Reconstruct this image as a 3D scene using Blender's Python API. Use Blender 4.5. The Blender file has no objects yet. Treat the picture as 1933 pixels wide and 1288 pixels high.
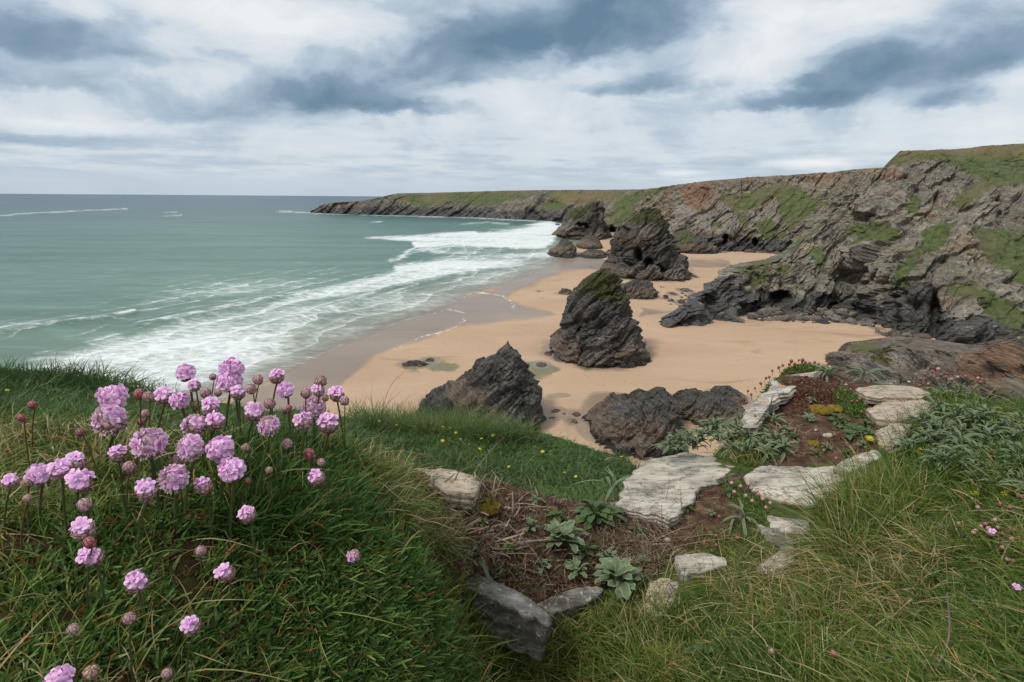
import bpy, math, random
import numpy as np
from mathutils import Matrix, Vector, Euler

random.seed(7)
RNG = np.random.default_rng(7)
S = bpy.context.scene
COL = S.collection
R = math.radians

# ------------------------------------------------------------------ camera
CAM_Z, PITCH, ROLL, FPX = 45.0, 14.25, 0.45, 1074.0
cd = bpy.data.cameras.new('camera')
cam = bpy.data.objects.new('camera', cd)
COL.objects.link(cam)
cd.sensor_width = 36.0
cd.lens = 36.0 * FPX / 1933.0
cd.clip_start, cd.clip_end = 0.02, 80000.0
CM = Euler((R(90 - PITCH), 0, 0)).to_matrix() @ Euler((0, 0, R(ROLL))).to_matrix()
cam.matrix_world = Matrix.Translation((0, 0, CAM_Z)) @ CM.to_4x4()
S.camera = cam
CMN = np.array(CM)


def rays(px, py):
    """direction of a photo pixel (1933 x 1288), one metre along +Y"""
    px, py = np.broadcast_arrays(np.asarray(px, float), np.asarray(py, float))
    d = np.stack([(px - 966.5) / FPX, -(py - 644.0) / FPX, -np.ones(px.shape)], -1) @ CMN.T
    return d / d[..., 1:2]


def at(px, py, y):
    d = rays(px, py) * np.asarray(y, float)[..., None]
    d[..., 2] += CAM_Z
    return d


def on_z(px, py, z=0.0):
    d = rays(px, py)
    t = (z - CAM_Z) / d[..., 2]
    d = d * t[..., None]
    d[..., 2] += CAM_Z
    return d


def project(P):
    d = (np.asarray(P, float) - np.array([0, 0, CAM_Z])) @ CMN
    w = np.where(np.abs(d[..., 2]) < 1e-6, -1e-6, d[..., 2])
    return 966.5 + FPX * d[..., 0] / -w, 644.0 - FPX * d[..., 1] / -w


def azel(px, py):
    d = rays(px, py)
    return (float(np.degrees(np.arctan2(d[0], d[1]))),
            float(np.degrees(np.arctan2(d[2], np.hypot(d[0], d[1])))))


# ------------------------------------------------------------------ node helper
class NB:
    def __init__(s, tree):
        s.t = tree
        tree.nodes.clear()

    def put(s, sock, v):
        if v is None:
            return
        if hasattr(v, 'is_output'):
            s.t.links.new(v, sock)
        else:
            if isinstance(v, (tuple, list)) and sock.type == 'RGBA' and len(v) == 3:
                v = (*v, 1)
            sock.default_value = v

    def n(s, typ, ins=None, **props):
        nd = s.t.nodes.new('ShaderNode' + typ)
        for k, v in props.items():
            setattr(nd, k, v)
        for k, v in (ins or {}).items():
            s.put(nd.inputs[k], v)
        return nd

    def m(s, op, a, b=None, c=None, clamp=False):
        nd = s.n('Math', operation=op, use_clamp=clamp)
        for i, v in enumerate((a, b, c)):
            s.put(nd.inputs[i], v)
        return nd.outputs[0]

    def vm(s, op, a, b=None):
        nd = s.n('VectorMath', operation=op)
        s.put(nd.inputs[0], a)
        s.put(nd.inputs[1], b)
        return nd.outputs[0]

    def noise(s, vec, scale, detail=4.0, rough=0.55, color=False, dist=0.0):
        nd = s.n('TexNoise', {'Vector': vec, 'Scale': scale, 'Detail': detail, 'Roughness': rough, 'Distortion': dist})
        return nd.outputs['Color' if color else 'Fac']

    def ramp(s, fac, stops, interp='LINEAR'):
        nd = s.n('ValToRGB', {'Fac': fac})
        cr = nd.color_ramp
        cr.interpolation = interp
        while len(cr.elements) < len(stops):
            cr.elements.new(0.5)
        for e, (p, c) in zip(cr.elements, stops):
            e.position = p
            e.color = (c, c, c, 1) if isinstance(c, (int, float)) else (*c, 1)
        return nd.outputs[0]

    def mix(s, f, a, b, blend='MIX'):
        nd = s.n('Mix', data_type='RGBA', blend_type=blend)
        s.put(nd.inputs[0], f)
        s.put(nd.inputs[6], a)
        s.put(nd.inputs[7], b)
        return nd.outputs[2]

    def ss(s, x, lo, hi):
        nd = s.n('MapRange', {'Value': x, 'From Min': lo, 'From Max': hi}, interpolation_type='SMOOTHSTEP')
        return nd.outputs[0]

    def lin(s, x, lo, hi, a=0.0, b=1.0):
        nd = s.n('MapRange', {'Value': x, 'From Min': lo, 'From Max': hi, 'To Min': a, 'To Max': b})
        return nd.outputs[0]

    def attr(s, name):
        return s.n('Attribute', attribute_name=name).outputs['Fac']

    def pos(s):
        return s.n('NewGeometry').outputs['Position']

    def scl(s, vec, k, rot=(0, 0, 0)):
        k = (k, k, k) if isinstance(k, (int, float)) else k
        return s.n('Mapping', {'Vector': vec, 'Scale': k, 'Rotation': rot}).outputs[0]

    def bump(s, h, strength=0.5, dist=0.1, normal=None):
        return s.n('Bump', {'Height': h, 'Strength': strength, 'Distance': dist, 'Normal': normal}).outputs[0]


def material(name):
    mt = bpy.data.materials.new(name)
    mt.use_nodes = True
    return mt, NB(mt.node_tree)


def finish(nb, col, rough=0.8, spec=0.3, normal=None, trans=None, alpha=None):
    p = nb.n('BsdfPrincipled', {'Base Color': col, 'Roughness': rough, 'Specular IOR Level': spec, 'Normal': normal})
    o = p.outputs[0]
    if trans:
        tr = nb.n('BsdfTranslucent', {'Color': col})
        o = nb.n('MixShader', {0: trans, 1: o, 2: tr.outputs[0]}).outputs[0]
    if alpha is not None:
        tp = nb.n('BsdfTransparent')
        o = nb.n('MixShader', {0: alpha, 1: tp.outputs[0], 2: o}).outputs[0]
    out = nb.n('OutputMaterial')
    nb.t.links.new(o, out.inputs[0])


# ------------------------------------------------------------------ world, sun, exposure
SUN_EL, SUN_AZ = 52.0, -125.0          # light comes from behind the left shoulder
world = bpy.data.worlds.new('World')
S.world = world
world.use_nodes = True
w = NB(world.node_tree)
sky = w.n('TexSky', sky_type='NISHITA', sun_disc=False, sun_elevation=R(SUN_EL), sun_rotation=R(SUN_AZ))
dirv = w.n('TexCoord').outputs['Generated']
sep = w.n('SeparateXYZ', {0: dirv})
az = w.m('MULTIPLY', w.m('ARCTAN2', sep.outputs[0], sep.outputs[1]), 57.29578)
el = w.m('MULTIPLY', w.m('ARCSINE', sep.outputs[2]), 57.29578)
cvn = w.n('CombineXYZ', {0: w.m('MULTIPLY', az, .017), 1: w.m('MULTIPLY', el, .030), 2: w.m('MULTIPLY', el, .012)})
cv = cvn.outputs[0]                     # deck coordinates: cloud widths against heights
wn = w.n('SeparateColor', {0: w.noise(cv, 4.2, 3, 0.5, color=True)})
wn2 = w.n('SeparateColor', {0: w.noise(cv, 11.0, 8, 0.60, color=True)})
fadeh = w.ss(el, 0.5, 8.0)


def warp(base, a, b, chan):
    x = w.m('MULTIPLY', w.m('SUBTRACT', wn.outputs[chan], 0.5), a)
    y = w.m('MULTIPLY', w.m('SUBTRACT', wn2.outputs[chan], 0.5), b)
    return w.m('ADD', base, w.m('MULTIPLY', w.m('ADD', x, y), w.m('ADD', fadeh, 0.15)))


azw, elw = warp(az, 9.0, 5.5, 0), warp(el, 3.6, 3.0, 1)
CLOUDS = [  # px, py, half width px, half height px, amount (dark cloud bases, bright tops)
    (1100, 58, 270, 72, -.58), (650, 188, 150, 46, -.44), (870, 130, 150, 60, -.38), (60, 75, 150, 52, -.42),
    (250, 200, 240, 34, -.30), (1640, 152, 180, 40, -.27), (1840, 95, 200, 58, -.29), (1490, 192, 110, 26, -.46), (1740, 40, 160, 30, -.14),
    (1220, 172, 110, 26, -.30), (1790, 196, 70, 30, -.34), (50, 140, 130, 22, -.24), (90, 258, 140, 18, -.20),
    (810, 212, 140, 22, -.24), (400, 120, 60, 46, -.14), (700, 110, 120, 40, -.15),
    (1475, 138, 105, 46, .34), (1460, 28, 190, 46, .28), (400, 14, 260, 60, .22), (80, 192, 120, 32, .34),
    (1905, 160, 60, 44, .26), (1640, 40, 150, 36, .16), (1530, 310, 66, 9, .36), (1880, 250, 80, 34, .20),
    (1275, 325, 44, 6, .26), (520, 100, 200, 60, .12), (880, 20, 150, 30, .08)]
tot = w.m('ADD', w.lin(el, 0.0, 7.0, 0.59, 0.66), w.m('MULTIPLY', w.m('MULTIPLY', w.m('SUBTRACT', w.noise(cv, 6.0, 9, 0.60, dist=.5), 0.5), 0.90), w.m('ADD', fadeh, 0.12)))
band = w.m('SUBTRACT', w.noise(w.scl(dirv, (3.0, 3.0, 26.0)), 3.0, 5, 0.6), 0.5)
tot = w.m('ADD', tot, w.m('MULTIPLY', band, w.m('MULTIPLY', w.ss(el, 0.6, 2.6), w.lin(el, 3.0, 8.0, 0.5, 0.0))))
for px_, py_, sx_, sy_, amp_ in CLOUDS:
    a_, e_ = azel(px_, py_)
    dx_ = w.m('DIVIDE', w.m('SUBTRACT', azw, a_), sx_ * 0.048)
    dy_ = w.m('DIVIDE', w.m('SUBTRACT', elw, e_), sy_ * 0.048)
    if amp_ < 0:                        # flat, sharper undersides
        dy_ = w.m('MAXIMUM', dy_, w.m('MULTIPLY', dy_, -1.9))
    g_ = w.m('EXPONENT', w.m('MULTIPLY', w.m('POWER', w.m('ADD', w.m('MULTIPLY', dx_, dx_), w.m('MULTIPLY', dy_, dy_)), 1.5), -1.0))
    tot = w.m('ADD', tot, w.m('MULTIPLY', g_, amp_ * (1.15 if amp_ < 0 else 1.0)))
ccol = w.ramp(tot, [(0.0, (.125, .215, .305)), (0.30, (.240, .335, .435)), (0.46, (.385, .485, .590)),
                    (0.57, (.475, .565, .655)), (0.66, (.610, .675, .735)), (0.85, (.730, .770, .805)), (1.0, (.83, .845, .86))])
skyc = w.mix(1.0, sky.outputs[0], (0.09, 0.09, 0.09), 'MULTIPLY')
allc = w.mix(0.93, skyc, ccol)
high = w.ss(el, 22.0, 60.0)             # cloud overhead is the thin, bright side of the deck
allc = w.mix(high, allc, w.mix(0.6, allc, (1.05, 1.07, 1.10)))
bg = w.n('Background', {'Color': allc, 'Strength': 1.0})
w.t.links.new(bg.outputs[0], w.n('OutputWorld').inputs[0])

sd = bpy.data.lights.new('sun', 'SUN')
sd.energy, sd.angle, sd.color = 2.3, R(11), (1.0, 0.95, 0.87)
sun = bpy.data.objects.new('sun', sd)
COL.objects.link(sun)
sdir = Vector((math.sin(R(SUN_AZ)) * math.cos(R(SUN_EL)), math.cos(R(SUN_AZ)) * math.cos(R(SUN_EL)), math.sin(R(SUN_EL))))
sun.rotation_euler = sdir.to_track_quat('Z', 'Y').to_euler()
sun.location = (-20, -20, 90)
S.view_settings.view_transform = 'Standard'
S.view_settings.look = 'None'
S.view_settings.gamma = 1.0
S.view_settings.use_curve_mapping = False
S.view_settings.exposure = 0.10
S.cycles.max_bounces = 5
S.cycles.diffuse_bounces = 3
S.cycles.transparent_max_bounces = 8
S.cycles.use_denoising = True

# ------------------------------------------------------------------ numpy noise


def _h(ix, iy, iz, k):
    n = (ix * 374761393 + iy * 668265263 + iz * 2147483647 + k * 1274126177) & 0xffffffff
    n = ((n ^ (n >> 13)) * 1274126177) & 0xffffffff
    n = ((n ^ (n >> 15)) * 2246822519) & 0xffffffff
    return ((n ^ (n >> 16)) & 0xffff) / 65535.0


def vnoise(P, seed=0):
    """value-gradient noise, about -1..1"""
    P = np.asarray(P, float)
    i = np.floor(P).astype(np.int64)
    f = P - i
    u = f * f * f * (f * (f * 6 - 15) + 10)
    r = 0.0
    for a in (0, 1):
        for b in (0, 1):
            for c in (0, 1):
                h = _h(i[..., 0] + a, i[..., 1] + b, i[..., 2] + c, seed)
                th = h * 6.2831853
                hz = (h * 977.0) % 1.0 * 2 - 1
                rr = np.sqrt(1 - hz * hz)
                g = (np.cos(th) * rr * (f[..., 0] - a) + np.sin(th) * rr * (f[..., 1] - b) + hz * (f[..., 2] - c))
                r = r + g * (u[..., 0] if a else 1 - u[..., 0]) * (u[..., 1] if b else 1 - u[..., 1]) * (u[..., 2] if c else 1 - u[..., 2])
    return r * 1.5


def fbm(P, oct=4, gain=0.5, seed=0):
    P = np.asarray(P, float)
    r, a, t = 0.0, 1.0, 0.0
    for o in range(oct):
        r = r + a * vnoise(P, seed + o)
        t += a
        a *= gain
        P = P * 2.03 + 17.3
    return r / t


def ridged(P, oct=4, gain=0.5, seed=0):
    P = np.asarray(P, float)
    r, a, t = 0.0, 1.0, 0.0
    for o in range(oct):
        r = r + a * (1 - 2 * np.abs(vnoise(P, seed + o)))
        t += a
        a *= gain
        P = P * 2.03 + 9.1
    return r / t


def facet(P, seed=0, k=15.0):
    """broken-rock facets: each Voronoi cell is its own tilted plane, with worn (blended) edges"""
    P = np.asarray(P, float)
    i = np.floor(P).astype(np.int64)
    num = np.zeros(P.shape[:-1])
    den = np.full(P.shape[:-1], 1e-12)
    for a in (-1, 0, 1):
        for b in (-1, 0, 1):
            for c in (-1, 0, 1):
                j = i + np.array([a, b, c])
                q = [_h(j[..., 0], j[..., 1], j[..., 2], seed + m) for m in range(3)]
                d = [P[..., m] - j[..., m] - q[m] for m in range(3)]
                w_ = np.exp(-(d[0] ** 2 + d[1] ** 2 + d[2] ** 2) * k)
                num += w_ * ((q[1] - 0.5) * 1.0 + d[0] * (q[2] - .5) * 1.6 + d[1] * (q[0] - .5) * 1.6 + d[2] * (q[1] - .5) * 1.6)
                den += w_
    return num / den


def sstep(x, lo, hi):
    t = np.clip((np.asarray(x, float) - lo) / (hi - lo), 0, 1)
    return t * t * (3 - 2 * t)


def poly_sdf(px, py, poly, closed=True):
    """signed distance to a polygon, positive inside; unsigned to a polyline"""
    poly = np.asarray(poly, float)
    n = len(poly)
    d = np.full(px.shape, 1e9)
    ins = np.zeros(px.shape, bool)
    for k in range(n if closed else n - 1):
        a, b = poly[k], poly[(k + 1) % n]
        e = b - a
        t = np.clip(((px - a[0]) * e[0] + (py - a[1]) * e[1]) / max(e @ e, 1e-9), 0, 1)
        d = np.minimum(d, np.hypot(px - a[0] - t * e[0], py - a[1] - t * e[1]))
        if closed and a[1] != b[1]:
            c = ((a[1] > py) != (b[1] > py)) & (px < (b[0] - a[0]) * (py - a[1]) / (b[1] - a[1]) + a[0])
            ins ^= c
    return np.where(ins, d, -d) if closed else d


# ------------------------------------------------------------------ mesh helpers
def mesh_from(name, V, F, mats, attrs=None, smooth=True, fm=None):
    """V (n,3), F (m,k) with k 3 or 4 (or a list of such), one mesh"""
    me = bpy.data.meshes.new(name)
    V = np.asarray(V, np.float32).reshape(-1, 3)
    Fs = F if isinstance(F, list) else [F]
    Fs = [np.asarray(f, np.int32) for f in Fs if len(f)]
    nl = sum(f.size for f in Fs)
    nf = sum(len(f) for f in Fs)
    me.vertices.add(len(V))
    me.vertices.foreach_set('co', V.ravel())
    me.loops.add(nl)
    me.loops.foreach_set('vertex_index', np.concatenate([f.ravel() for f in Fs]))
    me.polygons.add(nf)
    tot_ = np.concatenate([np.full(len(f), f.shape[1], np.int32) for f in Fs])
    me.polygons.foreach_set('loop_start', np.concatenate([[0], np.cumsum(tot_)[:-1]]).astype(np.int32))
    me.polygons.foreach_set('use_smooth', np.full(nf, smooth))
    if fm is not None:
        me.polygons.foreach_set('material_index', np.asarray(fm, np.int32))
    for m_ in (mats if isinstance(mats, (list, tuple)) else [mats]):
        me.materials.append(m_)
    for k, v in (attrs or {}).items():
        at_ = me.attributes.new(k, 'FLOAT', 'POINT')
        at_.data.foreach_set('value', np.asarray(v, np.float32).ravel())
    me.update(calc_edges=True)
    me.validate()
    return me


def link(name, me, parent=None, loc=None):
    o = bpy.data.objects.new(name, me)
    COL.objects.link(o)
    if loc is not None:
        o.location = loc
    if parent is not None:
        o.parent = parent
    return o


def empty(name, loc):
    return link(name, None, None, loc)


def tag(o, label=None, cat=None, group=None, kind=None):
    if label:
        o['label'] = label
    if cat:
        o['category'] = cat
    if group:
        o['group'] = group
    if kind:
        o['kind'] = kind
    return o


def grid_faces(nu, nv, wrap=False):
    i = np.arange(nu if wrap else nu - 1)[:, None]
    j = np.arange(nv - 1)[None, :]
    a = i * nv + j
    b = ((i + 1) % nu) * nv + j
    return np.stack([a, b, b + 1, a + 1], -1).reshape(-1, 4)


def grid_normals(P, wrap=False):
    du = (np.roll(P, -1, 0) - np.roll(P, 1, 0)) if wrap else np.gradient(P, axis=0)
    dv = np.gradient(P, axis=1)
    n = np.cross(du, dv)
    return n / np.maximum(np.linalg.norm(n, axis=-1, keepdims=True), 1e-9)


def crom(P, n, axis=0):
    """resample control points to n along an axis (Catmull-Rom)"""
    P = np.moveaxis(np.asarray(P, float), axis, 0)
    k = len(P)
    t = np.linspace(0, k - 1, n)
    i = np.minimum(t.astype(int), k - 2)
    f = (t - i).reshape((-1,) + (1,) * (P.ndim - 1))
    g = lambda q: P[np.clip(q, 0, k - 1)]
    p0, p1, p2, p3 = g(i - 1), g(i), g(i + 1), g(i + 2)
    r = 0.5 * (2 * p1 + (p2 - p0) * f + (2 * p0 - 5 * p1 + 4 * p2 - p3) * f ** 2 + (3 * p1 - p0 - 3 * p2 + p3) * f ** 3)
    return np.moveaxis(r, 0, axis)


SN = np.array([[0.77, 0.0, 0.64], [0.12, 0.98, -0.15], [-0.63, 0.19, 0.75]])   # strata frame (rows): along, across, bedding normal


def strata(P):
    return np.asarray(P, float) @ SN.T

# ------------------------------------------------------------------ setting materials
def rock_material(name, k, base, light, bumpd, wetk=1.0):
    """slate: bedding stripes, cracks, tide bands; k = feature frequency per metre"""
    mt, b = material(name)
    p = b.pos()
    wob = b.vm('ADD', p, b.vm('MULTIPLY', b.vm('SUBTRACT', b.noise(p, k * .25, 3, color=True), (.5, .5, .5)), (1.6 / k,) * 3))
    st = b.n('Mapping', {'Vector': wob, 'Rotation': (R(-12), R(40), 0)}, vector_type='TEXTURE').outputs[0]
    bed = b.noise(b.scl(st, (k * .22, k * .3, k * 1.9)), 1.0, 7, 0.62)
    fine = b.noise(wob, k * 2.2, 8, 0.66)
    big = b.noise(p, k * .11, 4, 0.55)
    vor = b.n('TexVoronoi', {'Vector': b.scl(st, (k * .55, k * .7, k * 1.7)), 'Scale': 1.0}, feature='DISTANCE_TO_EDGE').outputs[0]
    crack = b.ss(vor, 0.0, 0.07)
    mott = b.m('ADD', b.m('MULTIPLY', bed, .68), b.m('MULTIPLY', fine, .32))
    col = b.ramp(b.m('ADD', mott, b.m('MULTIPLY', b.m('SUBTRACT', big, .5), .35)),
                 [(.30, base), (.50, tuple((x + y) / 2 for x, y in zip(base, light))), (.66, light)])
    warmn = b.ss(b.noise(p, k * .2, 4, .6), .5, .68)
    col = b.mix(b.m('MULTIPLY', warmn, .45), col, b.mix(1.0, col, (1.35, 1.02, .72), 'MULTIPLY'))
    nz = b.m('MULTIPLY', b.m('SUBTRACT', b.noise(wob, k * .9, 8, .72), .5), 2.3)

    def msk(a, lo=.35, hi=.65):
        return b.ss(b.m('ADD', b.attr(a), nz), lo, hi)
    # each of these is a real colour of the rock or of what grows on it
    col = b.mix(b.m('MULTIPLY', msk('pale'), .8), col, b.ramp(mott, [(.3, (.13, .115, .10)), (.7, (.33, .29, .25))]))
    col = b.mix(b.m('MULTIPLY', msk('rust'), .75), col, b.ramp(mott, [(.3, (.10, .055, .032)), (.7, (.30, .165, .095))]))
    col = b.mix(b.m('MULTIPLY', msk('tan'), .85), col, b.ramp(mott, [(.30, (.085, .065, .050)), (.5, (.175, .130, .095)), (.7, (.26, .20, .15))]))
    col = b.mix(b.m('MULTIPLY', msk('wet'), .9), col, b.ramp(mott, [(.34, tuple(wetk * v for v in (.013, .0125, .0125))), (.52, tuple(wetk * v for v in (.034, .033, .032))), (.68, tuple(wetk * v for v in (.088, .083, .075)))]))
    vein = b.ss(b.m('ABSOLUTE', b.m('SUBTRACT', b.noise(b.scl(st, (k * .18, k * .2, k * .6)), 1.0, 3, .5), .5)), .012, .0)
    col = b.mix(b.m('MULTIPLY', b.m('MULTIPLY', vein, b.ss(fine, .5, .62)), .5), col, (.40, .37, .33))
    mo = b.ramp(b.noise(p, k * 1.7, 5, .7), [(.32, (.022, .028, .010)), (.5, (.060, .066, .020)), (.62, (.11, .09, .025)), (.72, (.24, .15, .025))])
    col = b.mix(msk('moss'), col, mo)
    gr = b.ramp(b.noise(p, k * 1.3, 7, .7), [(.3, (.028, .040, .013)), (.5, (.068, .088, .027)), (.7, (.125, .130, .050))])
    gr = b.mix(b.m('MULTIPLY', b.ss(b.noise(p, k * .13, 4), .48, .66), .6), gr, (.135, .105, .058))
    gm = msk('grass')
    col = b.mix(gm, col, gr)
    col = b.mix(b.attr('heath'), col, b.ramp(fine, [(.35, (.11, .075, .036)), (.65, (.23, .15, .075))]))
    crk = b.mix(b.m('MULTIPLY', gm, .85), crack, (1, 1, 1))
    h = b.m('ADD', b.m('ADD', b.m('MULTIPLY', bed, 1.0), b.m('MULTIPLY', fine, .8)), b.m('MULTIPLY', crk, .30))
    nrm = b.bump(h, 0.9, bumpd)
    finish(b, col, b.lin(b.attr('wet'), 0, 1, .82, .55), .3, nrm)
    return mt


ROCK_NEAR = rock_material('sea_slate', 0.9, (.016, .0153, .0150), (.148, .136, .122), .95)
ROCK_CLIFF = rock_material('cliff_slate', 0.30, (.056, .050, .042), (.290, .254, .204), 1.0, 1.6)
ROCK_MID = rock_material('mid_cliff_slate', 0.22, (.062, .053, .043), (.285, .238, .180), 1.2, 1.9)
ROCK_BANK = rock_material('bank_slate', 1.1, (.046, .036, .028), (.215, .180, .143), .4, 1.5)
ROCK_FAR = rock_material('far_cliff_slate', 0.10, (.050, .046, .040), (.210, .178, .140), 3.0, 1.7)

RATTR = ('grass', 'tan', 'wet', 'pale', 'rust', 'moss', 'heath')

# sand
mt, b = material('sand')
p = b.pos()
wet = b.attr('wet')
wet = b.m('ADD', wet, b.m('MULTIPLY', b.attr('damp'), .62))
wm = b.ss(b.m('ADD', wet, b.m('MULTIPLY', b.m('SUBTRACT', b.noise(b.scl(p, (.06, .02, .05)), 1.0, 5, .6), .5), .5)), .25, .75)
lay = b.noise(b.scl(p, (.016, .045, .05), (0, 0, R(28))), 1.0, 6, .55, dist=.6)
gr = b.noise(p, 1.3, 5, .6)
dry = b.ramp(b.m('ADD', b.m('MULTIPLY', lay, .75), b.m('MULTIPLY', gr, .25)),
             [(.30, (.370, .250, .162)), (.5, (.410, .285, .187)), (.70, (.450, .322, .220))])
sw = b.n('TexVoronoi', {'Vector': b.scl(p, (.9, .32, .5), (0, 0, R(25))), 'Scale': 1.0}).outputs['Distance']
trk = b.m('MULTIPLY', b.ss(sw, .22, .1), b.ss(b.noise(b.scl(p, (.05, .03, .05)), 1.0, 2), .60, .68))
dry = b.mix(b.m('MULTIPLY', trk, .35), dry, (.25, .18, .12))
drn = b.m('ABSOLUTE', b.m('SUBTRACT', b.noise(b.scl(p, (.010, .030, .05), (0, 0, R(20))), 1.0, 3, .5), .5))
dry = b.mix(b.m('MULTIPLY', b.ss(drn, .016, .002), b.m('MULTIPLY', b.ss(b.noise(p, .025, 2), .5, .62), .45)), dry, (.20, .145, .10))
rp_ = b.noise(b.scl(p, (.25, 1.5, .5), (0, 0, R(35))), 1.0, 5, .6)
dry = b.mix(b.m('MULTIPLY', b.ss(rp_, .52, .70), .22), dry, (.23, .165, .11))
spk = b.n('TexVoronoi', {'Vector': p, 'Scale': .55}).outputs['Distance']
dry = b.mix(b.m('MULTIPLY', b.ss(spk, .13, .08), b.ss(b.noise(p, .04, 3), .52, .60)), dry, (.055, .045, .035))
wc = b.ramp(lay, [(.3, (.190, .135, .093)), (.7, (.262, .190, .132))])
col = b.mix(wm, dry, wc)
col = b.mix(b.ss(b.m('ADD', b.attr('green'), b.m('MULTIPLY', b.m('SUBTRACT', gr, .5), .7)), .3, .8), col, (.135, .135, .075))
col = b.mix(b.m('MULTIPLY', b.ss(b.attr('edge'), .2, .9), b.ss(b.noise(p, .6, 4, .6), .42, .58)), col, (.75, .74, .71))
pool = b.ss(b.attr('green'), .4, .9)
finish(b, col, b.m('SUBTRACT', b.lin(wm, 0, 1, .9, .26), b.m('MULTIPLY', pool, .2)), b.m('ADD', b.lin(wm, 0, 1, .2, .30), b.m('MULTIPLY', pool, .3)), b.bump(b.m('ADD', lay, b.m('MULTIPLY', gr, .3)), .25, .25))
SAND = mt

# sea
mt, b = material('sea_water')
p = b.pos()
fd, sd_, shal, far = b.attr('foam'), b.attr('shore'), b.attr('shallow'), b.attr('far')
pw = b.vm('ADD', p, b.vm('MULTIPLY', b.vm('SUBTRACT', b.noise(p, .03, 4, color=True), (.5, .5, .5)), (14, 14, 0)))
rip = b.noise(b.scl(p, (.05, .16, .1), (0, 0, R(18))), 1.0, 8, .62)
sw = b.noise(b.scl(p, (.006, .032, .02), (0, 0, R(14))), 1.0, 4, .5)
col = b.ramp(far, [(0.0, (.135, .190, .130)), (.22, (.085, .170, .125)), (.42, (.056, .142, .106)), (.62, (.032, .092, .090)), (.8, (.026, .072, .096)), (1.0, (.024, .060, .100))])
col = b.mix(b.m('MULTIPLY', b.ss(b.noise(b.scl(p, (.003, .006, .01)), 1.0, 4, .55), .40, .62), .55), col, b.mix(1.0, col, (.55, .66, .72), 'MULTIPLY'))
col = b.mix(b.m('MULTIPLY', b.ss(sw, .44, .60), .7), col, b.mix(1.0, col, (.62, .70, .74), 'MULTIPLY'))
col = b.mix(b.m('MULTIPLY', b.ss(rip, .49, .60), .6), col, b.mix(1.0, col, (1.5, 1.4, 1.35), 'MULTIPLY'))
col = b.mix(shal, col, (.270, .255, .190))
# foam: lace (fine cells), streaks, and the sharp shoreward edge of each spent wave
warpn = b.m('MULTIPLY', b.m('SUBTRACT', b.noise(p, .022, 3, .5), .5), 2.6)
ph = b.m('FRACT', b.m('ADD', b.m('DIVIDE', sd_, 15.0), warpn))
front = b.m('EXPONENT', b.m('MULTIPLY', ph, -7.0))
lace = b.noise(b.scl(pw, (.22, .42, .2), (0, 0, R(20))), 1.0, 9, .78)
strk = b.noise(b.scl(pw, (.035, .12, .1), (0, 0, R(28))), 1.0, 6, .62)
f0 = b.m('ADD', b.m('MULTIPLY', lace, .62), b.m('MULTIPLY', strk, .38))
f0 = b.m('ADD', f0, b.m('MULTIPLY', b.m('SUBTRACT', front, .18), b.m('MULTIPLY', b.attr('lines'), .15)))
thr = b.lin(fd, 0, 1, .74, .22)
fm = b.ss(b.m('SUBTRACT', f0, thr), -.13, .22)
fm = b.m('MULTIPLY', fm, b.ss(fd, .01, .12))
fm = b.m('MAXIMUM', fm, b.m('MULTIPLY', b.attr('crest'), b.ss(b.noise(b.scl(p, (.12, .2, .1)), 1.0, 7, .75), .42, .58)))
fcol = b.ramp(lace, [(.32, (.46, .52, .51)), (.62, (.78, .80, .80))])
col = b.mix(b.m('MULTIPLY', fm, .93), col, fcol)
hgt = b.m('ADD', b.m('ADD', rip, b.m('MULTIPLY', sw, 1.6)), b.m('MULTIPLY', fm, .35))
film = b.attr('film')
alp = b.m('MAXIMUM', b.m('SUBTRACT', 1.0, b.m('MULTIPLY', film, .80)), b.m('MULTIPLY', fm, .9))
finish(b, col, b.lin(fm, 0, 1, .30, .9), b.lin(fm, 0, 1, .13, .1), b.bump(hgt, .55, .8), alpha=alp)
SEA = mt

# ------------------------------------------------------------------ beach and sea sheets
SHORE = [(-900, 1130), (-300, 960), (0, 880), (250, 800), (400, 757), (470, 730), (540, 700), (600, 672), (650, 650), (700, 630), (760, 608),
         (815, 592), (850, 575), (880, 558), (930, 540), (985, 524), (1020, 508), (1048, 496), (1075, 486), (1078, 478), (1075, 468),
         (1095, 455), (1120, 449), (1150, 443), (1130, 425), (1050, 416), (900, 409), (700, 404), (590, 402), (560, 401), (600, 396), (900, 396), (1300, 400)]
LAND = SHORE + [(2600, 430), (2600, 2600), (-900, 2600)]


def polar(px0, px1, nx, dep):
    azs = np.linspace(math.atan((px0 - 966.5) / FPX), math.atan((px1 - 966.5) / FPX), nx)
    r = CAM_Z / np.tan(np.radians(dep))
    P = np.zeros((nx, len(dep), 3))
    P[..., 0] = np.sin(azs)[:, None] * r[None]
    P[..., 1] = np.cos(azs)[:, None] * r[None]
    return P


LANDW = on_z(*np.array(LAND[:len(SHORE)], float).T)
LANDW = np.concatenate([LANDW[:, :2], [[4000, 3000], [4000, -300], [-400, -300]]])


def shore_m(P):
    return poly_sdf(P[..., 0], P[..., 1], LANDW)


dep = np.concatenate([np.geomspace(.085, 1.0, 60)[:-1], np.linspace(1.0, 21.0, 400), np.linspace(21.2, 42, 60)])
P = polar(-700, 1420, 560, dep)
sx, sy = project(P)
sm = -shore_m(P)                                     # metres out from the water's edge
sm += fbm(P * .02, 3, seed=3) * 5.0
rng_ = np.hypot(P[..., 0], P[..., 1])


def zone(poly, soft, amt):
    return amt * sstep(poly_sdf(sx, sy, poly), -soft, soft)


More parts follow.
